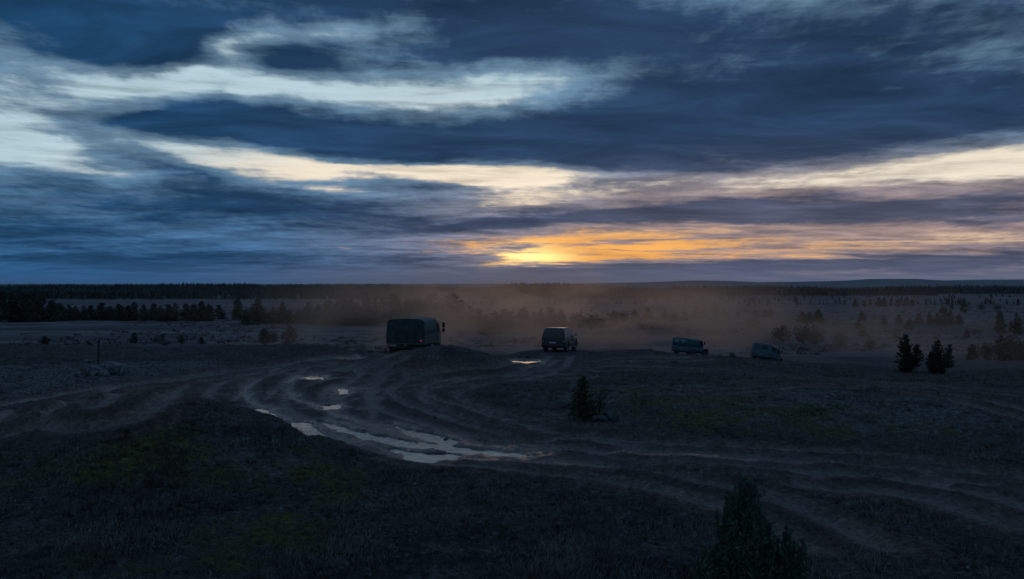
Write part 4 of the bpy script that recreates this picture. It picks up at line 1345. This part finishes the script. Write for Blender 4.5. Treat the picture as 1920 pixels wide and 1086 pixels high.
for s in (-1, 1):
    for (y0, y1, y2, y3), nm in (((0.42, 1.22, 1.22, 0.50), 'quarter_window'), ((1.34, 2.08, 2.04, 1.34), 'rear_door_window'), ((2.20, 3.08, 2.62, 2.16), 'front_door_window')):
        B().panel([(s * (side_x(1.14) + 0.004), y0, 1.14), (s * (side_x(1.14) + 0.004), y1, 1.14), (s * (side_x(1.68) + 0.006), y2, 1.68), (s * (side_x(1.68) + 0.006), y3, 1.68)], 0.008, (s, 0, 0.16)).obj(nm, M_GLASS, su)
    for y0, y1 in ((1.30, 2.12), (2.16, 3.15)):
        d = B().panel([(s * 0.93, y0, 0.52), (s * 0.93, y1, 0.52), (s * 0.918, y1, 1.07), (s * 0.918, y0, 1.07)], 0.012, (s, 0, 0)).obj('door', M_CARP, su)
        B().box(min(s * 0.935, s * 0.97), max(s * 0.935, s * 0.97), y0 + 0.06, y0 + 0.2, 0.95, 0.985, 0.006).obj('handle', M_TRIM, d)
    B().box(min(s * 0.93, s * 0.955), max(s * 0.93, s * 0.955), 1.3, 3.15, 0.72, 0.77, 0.008).obj('rubbing_strip', M_TRIM, su)
    B().box(min(s * 0.86, s * 1.0), max(s * 0.86, s * 1.0), 1.4, 3.2, 0.36, 0.41, 0.015).obj('side_step', M_TRIM, su)
    for y in (0.92, 3.78):
        fl_ = B()
        pr = []
        for k in range(11):
            a = math.pi * k / 10
            pr.append((y + 0.50 * math.cos(a), 0.42 + 0.50 * math.sin(a)))
        for (ya, za), (yb, zb) in zip(pr[:-1], pr[1:]):
            fl_.panel([(s * 0.88, ya, za), (s * 0.98, ya, za), (s * 0.98, yb, zb), (s * 0.88, yb, zb)], 0.05, (0, (ya + yb) / 2 - y, (za + zb) / 2 - 0.42))
        fl_.obj('wheel_arch', M_TRIM, su)
        wheel(su, s * 0.80, y, 0.39, 0.27, s)
    tl = B().box(min(s * 0.76, s * 0.91), max(s * 0.76, s * 0.91), -0.015, 0.05, 0.90, 1.10, 0.015).obj('tail_light', M_RED, su)
    B().box(min(s * 0.78, s * 0.90), max(s * 0.78, s * 0.90), -0.02, 0.03, 0.84, 0.895, 0.01).obj('reversing_lamp', M_PLATE, tl)
    mr = B().box(min(s * 0.98, s * 1.18), max(s * 0.98, s * 1.18), 3.02, 3.12, 1.16, 1.36, 0.03).rod((s * 0.88, 3.1, 1.16), (s * 1.02, 3.08, 1.2), 0.025).obj('wing_mirror', M_BLACK, su)
    B().panel([(s * 1.0, 3.018, 1.19), (s * 1.16, 3.018, 1.19), (s * 1.16, 3.018, 1.33), (s * 1.0, 3.018, 1.33)], 0.004, (0, -1, 0)).obj('mirror_glass', M_MIRR, mr)
tg = B().panel([(-0.80, 0.01, 0.62), (0.80, 0.01, 0.62), (0.83, 0.01, 1.08), (-0.83, 0.01, 1.08)], 0.018, (0, -1, 0)).obj('tailgate', M_CARP, su)
B().panel([(-0.80, 0.028, 1.14), (0.80, 0.028, 1.14), (0.72, 0.185, 1.68), (-0.72, 0.185, 1.68)], 0.012, (0, -1, 0.3)).obj('rear_window', M_GLASS, tg)
B().box(-0.30, 0.22, -0.03, -0.012, 0.70, 0.81, 0.004).obj('number_plate', M_PLATE, tg)
B().box(-0.12, 0.12, 0.15, 0.24, 1.80, 1.845, 0.008).obj('brake_lamp', M_RED, tg)
B().box(-0.92, 0.92, -0.12, 0.12, 0.42, 0.60, 0.04).obj('rear_bumper', M_BLACK, su)
B().box(-0.90, 0.90, 4.66, 4.86, 0.42, 0.62, 0.04).obj('front_bumper', M_BLACK, su)
B().panel([(-0.80, 3.42, 1.16), (0.80, 3.42, 1.16), (0.68, 2.88, 1.74), (-0.68, 2.88, 1.74)], 0.01, (0, 1, 0.9)).obj('windscreen', M_GLASS, su)
B().rod((0.15, 0.3, 0.33), (0.15, 0.9, 0.35), 0.03).obj('exhaust_pipe', M_BLACK, su)
B().box(-0.7, 0.7, 0.5, 4.3, 0.34, 0.5).obj('underbody', M_BLACK, su)


# ------------------------------------------------------------------ two boxy jeeps
def jeep(name, V, label, cat, soft, roll):
    j = root_of(name, V, label, cat, roll)
    up = M_TEAL2 if soft else M_TEAL
    B().loft([mirrored([(0.78, y, 0.72), (0.86, y, 0.78), (0.88, y, 0.95), (0.87, y, 1.14), (0.0, y, 1.15)]) for y in (0.0, 0.04, 2.85)]).obj('tub', M_TEAL, j)
    B().loft([mirrored([(0.5, 2.8, 0.6), (0.62, 2.8, 0.8), (0.64, 2.8, 1.08), (0.56, 2.8, 1.15), (0, 2.8, 1.18)]), mirrored([(0.5, 4.0, 0.6), (0.58, 4.0, 0.8), (0.60, 4.0, 1.0), (0.52, 4.0, 1.07), (0, 4.0, 1.10)])]).obj('bonnet', M_TEAL, j)
    hs = [(0.875, 1.13), (0.872, 1.4), (0.855, 1.72), (0.80, 1.80), (0.5, 1.84), (0.0, 1.85)]
    rs = []
    for k in range(9):
        y = 0.03 + 2.55 * k / 8
        sg = 0.018 * (k % 2) if soft else 0
        rs.append(mirrored([(x, y + (0.04 * (z - 1.13) if k == 0 else 0), z - (sg if z > 1.8 else 0)) for x, z in hs]))
    rs.append(mirrored([(x, 2.85 - 0.32 * (z - 1.13), z - (0.02 if z > 1.8 else 0)) for x, z in hs]))
    tp_ = B().loft(rs).obj('soft_top' if soft else 'hard_top', up, j, soft)
    if soft:
        for x0, x1 in ((-0.62, -0.20), (-0.02, 0.36)):
            B().panel([(x0, 0.018, 1.42), (x1, 0.018, 1.42), (x1, 0.034, 1.74), (x0, 0.034, 1.74)], 0.008, (0, -1, 0)).obj('rear_window', M_PALEGL, tp_)
    else:
        B().panel([(0.0, 0.018, 1.36), (0.52, 0.018, 1.36), (0.52, 0.034, 1.72), (0.0, 0.034, 1.72)], 0.008, (0, -1, 0)).obj('rear_window', M_GLASS, tp_)
        B().panel([(-0.60, 0.018, 1.36), (-0.16, 0.018, 1.36), (-0.16, 0.034, 1.72), (-0.60, 0.034, 1.72)], 0.008, (0, -1, 0)).obj('rear_window', M_TEAL2, tp_)
        for x in (-0.78, 0.78):
            B().rod((x, 0.2, 1.845), (x, 2.5, 1.845), 0.022).obj('roof_rail', M_TRIM, tp_)
    for s in (-1, 1):
        wins = ((0.25, 1.0), (1.12, 1.75)) if soft else ((0.2, 0.95), (1.05, 1.72))
        for y0, y1 in wins:
            B().panel([(s * 0.874, y0, 1.36), (s * 0.874, y1, 1.36), (s * 0.858, y1, 1.70), (s * 0.858, y0, 1.70)], 0.012, (s, 0, 0.1)).obj('side_window', M_TEAL2 if soft else M_GLASS, j)
        B().panel([(s * 0.876, 1.92, 1.24), (s * 0.876, 2.72, 1.24), (s * 0.858, 2.60, 1.72), (s * 0.858, 1.92, 1.72)], 0.012, (s, 0, 0.1)).obj('door_window', M_GLASS, j)
        d = B().panel([(s * 0.884, 1.85, 0.80), (s * 0.884, 2.78, 0.80), (s * 0.874, 2.78, 1.13), (s * 0.874, 1.85, 1.13)], 0.014, (s, 0, 0)).obj('door', M_TEAL, j)
        B().box(min(s * 0.89, s * 0.925), max(s * 0.89, s * 0.925), 1.92, 2.04, 1.0, 1.04, 0.006).obj('handle', M_BLACK, d)
        B().loft([[(s * 0.55, 2.9, 0.9), (s * 0.88, 2.9, 0.9), (s * 0.88, 2.9, 0.98), (s * 0.55, 2.9, 0.98)], [(s * 0.55, 3.15, 1.0), (s * 0.88, 3.15, 1.0), (s * 0.88, 3.15, 1.06), (s * 0.55, 3.15, 1.06)],
                  [(s * 0.55, 3.85, 1.0), (s * 0.88, 3.85, 1.0), (s * 0.88, 3.85, 1.06), (s * 0.55, 3.85, 1.06)], [(s * 0.55, 4.05, 0.72), (s * 0.88, 4.05, 0.72), (s * 0.88, 4.08, 0.78), (s * 0.55, 4.08, 0.78)]]).obj('front_wing', M_TEAL, j)
        B().box(min(s * 0.70, s * 0.84), max(s * 0.70, s * 0.84), -0.03, 0.03, 0.88, 1.0, 0.012).obj('tail_light', M_RED, j)
        mr = B().rod((s * 0.86, 2.78, 1.3), (s * 0.97, 2.85, 1.45), 0.014).box(s * 0.97 - 0.08, s * 0.97 + 0.08, 2.83, 2.88, 1.42, 1.66, 0.02).obj('wing_mirror', M_BLACK, j)
        for y in (0.75, 3.45):
            wheel(j, s * 0.74, y, 0.42, 0.25, s)
        B().ringx([(0.0, 0.0), (0.09, 0.0), (0.09, 0.05), (0.0, 0.05)], 14).obj('headlight', M_PALEGL, j, False, (s * 0.42, 4.02, 0.92)).rotation_euler = (0, 0, math.pi / 2)
    tg = B().panel([(-0.80, -0.002, 0.80), (0.80, -0.002, 0.80), (0.82, -0.002, 1.10), (-0.82, -0.002, 1.10)], 0.02, (0, -1, 0)).obj('tailgate', M_TEAL, j)
    B().box(-0.1, 0.1, -0.05, -0.023, 1.04, 1.08).obj('latch', M_BLACK, tg)
    B().box(-0.2, 0.25, -0.036, -0.023, 0.86, 0.96).obj('number_plate', M_TRIM, tg)
    B().box(-0.86, 0.86, -0.12, -0.02, 0.62, 0.73, 0.02).obj('rear_bumper', M_BLACK, j)
    B().box(-0.86, 0.86, 4.08, 4.2, 0.56, 0.7, 0.02).obj('front_bumper', M_BLACK, j)
    B().panel([(-0.76, 2.87, 1.2), (0.76, 2.87, 1.2), (0.72, 2.66, 1.78), (-0.72, 2.66, 1.78)], 0.01, (0, 1, 0.4)).obj('windscreen', M_GLASS, j)
    B().box(-0.45, 0.45, 0.1, 4.0, 0.56, 0.74).obj('chassis_frame', M_BLACK, j)
    for y in (0.75, 3.45):
        B().rod((-0.7, y, 0.4), (0.7, y, 0.4), 0.055, 8).obj('axle', M_BLACK, j)
    return j


jeep('soft_top_jeep', JEEP_A, 'teal soft-topped jeep with two pale rear windows dipping over the brow', 'jeep', True, 2.0)
jeep('hard_top_jeep', JEEP_B, 'teal hard-topped jeep nosing steeply downhill, rightmost of the vehicles', 'jeep', False, 5.0)

# ------------------------------------------------------------------ post, rocks
M_POST = mat('weathered_post', (0.05, 0.045, 0.042), 0.9, 0.1, var=0.5, scale=9)
M_ROCK = mat('lichened_rock', (0.15, 0.16, 0.16), 0.9, 0.15, color2=(0.045, 0.042, 0.042), scale=5.0, bump=0.6)
M_DARKROCK = mat('dark_boulder', (0.065, 0.068, 0.07), 0.85, 0.2, color2=(0.03, 0.03, 0.03), scale=3.0, bump=0.6)


def rock(name, x, y, sx, sy, sz, seed, material, label, group=None, sink=0.25, cat='rock'):
    bm = bmesh.new()
    bmesh.ops.create_icosphere(bm, subdivisions=4, radius=1.0)
    r = np.random.default_rng(seed)
    cuts = [Vector(r.normal(0, 1, 3)).normalized() for _ in range(9)]
    lim = r.uniform(0.62, 0.9, 9)
    co = np.array([v.co for v in bm.verts])
    nz = 0.1 * fbm(co[:, 0] * 2.3 + seed, co[:, 1] * 2.3 + co[:, 2] * 1.7, 4)
    for v, e in zip(bm.verts, nz):
        p = v.co.copy()
        for c, l in zip(cuts, lim):
            d = p.dot(c)
            if d > l:
                p -= c * (d - l) * 0.9
        p *= 1 + float(e)
        v.co = (p.x * sx, p.y * sy, p.z * sz)
    me_ = bpy.data.meshes.new(name)
    bm.to_mesh(me_)
    bm.free()
    o = link(name, me_, material, None, (x, y, float(hfull(x, y)) + sz * (1 - sink) * 0.6))
    o.rotation_euler.z = seed
    tag(o, label, cat, group)
    return o


x, y = hit(184, 684)
pb = B()
hpost = 46 / FPX * y
pb.loft([[(s * (0.055 + 0.012 * math.sin(3 * k + i)), q * (0.055 + 0.01 * math.cos(2 * k + i)), z) for i, (s, q) in enumerate(((1, 0.4), (0.4, 1), (-0.4, 1), (-1, 0.4), (-1, -0.4), (-0.4, -1), (0.4, -1), (1, -0.4)))]
         for k, z in enumerate((-0.3, 0.0, 0.3, 0.7, 1.0, hpost - 0.03, hpost))])
po = pb.obj('wooden_post', M_POST, None, False, (x, y, float(hfull(x, y))))
po.rotation_euler = (0, math.radians(1.0), 0.3)
tag(po, 'thin dark upright post standing behind the rock heap', 'post')
for k, (px, py, sx, sz, lab) in enumerate([(180, 702, 0.62, 0.42, 'angular dark-faced rock at the left end of the heap'), (208, 699, 0.75, 0.46, 'largest pale lichened rock in the middle of the heap'),
                                           (228, 700, 0.55, 0.34, 'flat pale rock at the right end of the heap'), (196, 706, 0.4, 0.25, 'small rock at the front of the heap'),
                                           (163, 682, 0.3, 0.2, 'small stone lying just left of the post'), (243, 703, 0.3, 0.18, 'low stone trailing off right of the heap'),
                                           (150, 707, 0.35, 0.18, 'low stone trailing off left of the heap')]):
    x, y = hit(px, py)
    rock('rock', x, y, sx, sx * 0.8, sz, 30 + k, M_ROCK, lab, 'rocks heaped by the post')
x, y = hit(1141, 789)
rock('boulder', x, y, 0.42, 0.4, 0.34, 61, M_DARKROCK, 'dark rounded boulder right of the bare shrub', cat='boulder')
x, y = hit(1124, 794)
rock('boulder', x, y, 0.34, 0.3, 0.2, 62, M_DARKROCK, 'low dark stone at the foot of the young pine', cat='boulder')
x, y = hit(836, 823)
rock('mud_clod', x, y, 0.11, 0.08, 0.10, 63, M_DARKROCK, 'small dark clod sitting in the pale puddle', sink=0.0, cat='clod')
x, y = hit(1373, 669)
rock('boulder', x, y, 0.25, 0.2, 0.2, 64, M_DARKROCK, 'small stone on the skyline between the two jeeps', cat='boulder')

# ------------------------------------------------------------------ ground cover: grass and heather tufts, clods of mud
def interp_attr(x, y):
    mu, k1 = sample(gMud, x, y)
    we, _ = sample(gWet, x, y)
    return mu * k1, we * k1


def tufts(n, seed):
    r = np.random.default_rng(seed)
    Y = 10.5 * np.exp(r.uniform(0, math.log(64 / 10.5), n))
    X = r.uniform(-0.66, 0.66, n) * Y
    mu, we = interp_attr(X, Y)
    cov = fbm(X * 0.45, Y * 0.45, 3)
    keep = (mu < 0.42 + 0.3 * r.uniform(-1, 1, n)) & (we < 0.2) & (cov > -0.25 + 0.5 * r.uniform(-1, 1, n))
    X, Y, cov = X[keep], Y[keep], cov[keep]
    return X, Y, np.clip(cov + 0.3, 0, 1), r


X, Y, cov, r = tufts(52000, 3)
n, nb = len(X), 6
Z = hfull(X, Y)
hgt = r.uniform(0.035, 0.12, n) * (0.6 + cov)
V = np.zeros((n, nb, 3, 3))
for k in range(nb):
    a = r.uniform(0, 6.283, n)
    lean = r.uniform(0.25, 1.1, n)
    wd = r.uniform(0.006, 0.014, n) * (1 + Y / 40)
    ox, oy = r.normal(0, 0.035, n), r.normal(0, 0.035, n)
    bx, by = X + ox, Y + oy
    hk = hgt * r.uniform(0.6, 1.3, n)
    V[:, k, 0] = np.stack([bx - np.sin(a) * wd, by + np.cos(a) * wd, Z - 0.01], -1)
    V[:, k, 1] = np.stack([bx + np.sin(a) * wd, by - np.cos(a) * wd, Z - 0.01], -1)
    V[:, k, 2] = np.stack([bx + np.cos(a) * hk * lean, by + np.sin(a) * hk * lean, Z + 0.02 + hk], -1)
# scattered taller tussocks of bleached grass
rt = np.random.default_rng(44)
nt, nbl = 1500, 34
TY = 11 * np.exp(rt.uniform(0, math.log(58 / 11), nt))
TX = rt.uniform(-0.64, 0.64, nt) * TY
mu, we = interp_attr(TX, TY)
kp = (mu < 0.5) & (we < 0.2) & (fbm(TX * 0.2 + 5, TY * 0.2, 2) > -0.1)
TX, TY = TX[kp], TY[kp]
nt = len(TX)
TZ = hfull(TX, TY)
th_ = rt.uniform(0.09, 0.3, nt)
aa = rt.uniform(0, 6.283, (nt, nbl))
rd = rt.uniform(0, 1, (nt, nbl)) * 0.10
bx, by = TX[:, None] + np.cos(aa) * rd, TY[:, None] + np.sin(aa) * rd
hk = th_[:, None] * rt.uniform(0.45, 1.1, (nt, nbl))
ln = rt.uniform(0.3, 1.3, (nt, nbl))
wd = 0.006 * (1 + TY / 30)[:, None] * np.ones((1, nbl))
a2 = rt.uniform(0, 6.283, (nt, nbl))
zz = np.repeat(TZ[:, None], nbl, 1)
V2 = np.stack([np.stack([bx - np.sin(a2) * wd, by + np.cos(a2) * wd, zz - 0.02], -1), np.stack([bx + np.sin(a2) * wd, by - np.cos(a2) * wd, zz - 0.02], -1),
               np.stack([bx + np.cos(aa) * hk * ln, by + np.sin(aa) * hk * ln, zz + hk], -1)], 2)
allv = np.concatenate([V.reshape(-1, 3), V2.reshape(-1, 3)])
gme = mesh_np('grass', allv, np.arange(len(allv)).reshape(-1, 3))
gmat = bpy.data.materials.new('dry_grass')
gmat.use_nodes = True
t = NT(gmat.node_tree)
pos = t.n('ShaderNodeNewGeometry').outputs['Position']
b = t.n('ShaderNodeBsdfPrincipled')
cc = t.mixc(t.range(t.noise(pos, 0.5, 5, 0.6), 0.35, 0.65), (0.060, 0.050, 0.040, 1), (0.165, 0.150, 0.125, 1))
cc = t.mixc(t.range(t.noise(pos, 7.0, 3, 0.6), 0.45, 0.7), cc, (0.07, 0.050, 0.050, 1))
t.link(cc, b.inputs['Base Color'])
b.inputs['Roughness'].default_value = 0.9
b.inputs['Specular IOR Level'].default_value = 0.1
t.link(b.outputs[0], t.n('ShaderNodeOutputMaterial').inputs[0])
tag(link('grass', gme, gmat), 'low dry grass and heather over the near ground', 'grass', kind='stuff')

r = np.random.default_rng(12)
n = 9000
Y = 11 * np.exp(r.uniform(0, math.log(60 / 11), n))
X = r.uniform(-0.64, 0.64, n) * Y
mu, we = interp_attr(X, Y)
keep = (we < 0.75) & (r.uniform(0, 1, n) < 0.25 + mu)
X, Y = X[keep], Y[keep]
n = len(X)
Z = hfull(X, Y)
sz = r.uniform(0.012, 0.05, n) * r.uniform(0.5, 1.0, n)
base = np.array([(1, 0, 0), (0, 1, 0), (-1, 0, 0), (0, -1, 0), (0, 0, 1), (0, 0, -1)], float)
V = np.repeat(base[None], n, 0) * r.uniform(0.6, 1.3, (n, 6, 3)) + r.normal(0, 0.18, (n, 6, 3))
V = V * sz[:, None, None] * np.array([1.3, 1.0, 0.8]) + np.stack([X, Y, Z + sz * 0.1], -1)[:, None]
F = np.array([(0, 1, 4), (1, 2, 4), (2, 3, 4), (3, 0, 4), (1, 0, 5), (2, 1, 5), (3, 2, 5), (0, 3, 5)])
cme = mesh_np('clods', V.reshape(-1, 3), (F[None] + (np.arange(n) * 6)[:, None, None]).reshape(-1, 3))
M_CLOD = mat('mud_clods', (0.12, 0.098, 0.092), 0.85, 0.3, var=0.6, scale=4.0)
tag(link('mud_clods', cme, M_CLOD), 'clods of mud thrown up along the ruts', 'clods', kind='stuff')

# ------------------------------------------------------------------ air: even haze over everything, dust hanging behind the vehicles
def vol_box(name, x0, x1, y0, y1, z0, z1):
    v = [(x, y, z) for x in (x0, x1) for y in (y0, y1) for z in (z0, z1)]
    f = [(0, 1, 3, 2), (4, 6, 7, 5), (0, 4, 5, 1), (2, 3, 7, 6), (0, 2, 6, 4), (1, 5, 7, 3)]
    return link(name, mesh_np(name, v, f))


hz = vol_box('haze', -15200, 15200, -15200, 15200, PLAIN - 14, 62)
m = bpy.data.materials.new('haze_air')
m.use_nodes = True
t = NT(m.node_tree)
pv = t.n('ShaderNodeVolumePrincipled')
pv.inputs['Color'].default_value = (0.62, 0.74, 0.90, 1)
pv.inputs['Density'].default_value = 0.000045
pv.inputs['Anisotropy'].default_value = 0.2
t.link(pv.outputs[0], t.n('ShaderNodeOutputMaterial').inputs['Volume'])
hz.data.materials.append(m)
tag(hz, 'thin blue evening haze over the plain', 'haze', kind='stuff')

dz_ = vol_box('dust_cloud', -75, 125, 66, 330, PLAIN - 1.5, 13)
m = bpy.data.materials.new('hanging_dust')
m.use_nodes = True
t = NT(m.node_tree)
pos = t.n('ShaderNodeNewGeometry').outputs['Position']
X, Y, Z = t.sep(pos)
n1 = t.noise(t.vmath('MULTIPLY', pos, (0.032, 0.014, 0.075)), 1.0, 4, 0.6, 0.4)
n2 = t.noise(t.vmath('MULTIPLY', pos, (0.07, 0.04, 0.16)), 1.0, 3, 0.6, 0.3)
bear = t.math('MULTIPLY', t.range(X, -58.0, -10.0), t.range(X, 92.0, 28.0))
rise = t.math('MULTIPLY', t.range(X, -42.0, 0.0), t.range(X, 34.0, 4.0))
top_ = t.range(t.math('SUBTRACT', Z, t.math('MULTIPLY', rise, 3.5)), 8.0, -4.0)
ends = t.math('MULTIPLY', t.range(Y, 66.0, 110.0), t.range(Y, 325.0, 240.0))
dens = t.math('MULTIPLY', t.math('MULTIPLY', bear, top_), ends)
dens = t.math('MULTIPLY', dens, t.range(t.math('ADD', n1, t.math('MULTIPLY', t.math('SUBTRACT', n2, 0.5), 1.1)), 0.43, 0.62))
pv = t.n('ShaderNodeVolumePrincipled')
pv.inputs['Color'].default_value = (0.88, 0.67, 0.52, 1)
t.link(t.math('MULTIPLY', dens, 0.018), pv.inputs['Density'])
pv.inputs['Anisotropy'].default_value = 0.8
t.link(pv.outputs[0], t.n('ShaderNodeOutputMaterial').inputs['Volume'])
dz_.data.materials.append(m)
tag(dz_, 'brown dust hanging over the plain behind the vehicles', 'dust', kind='stuff')
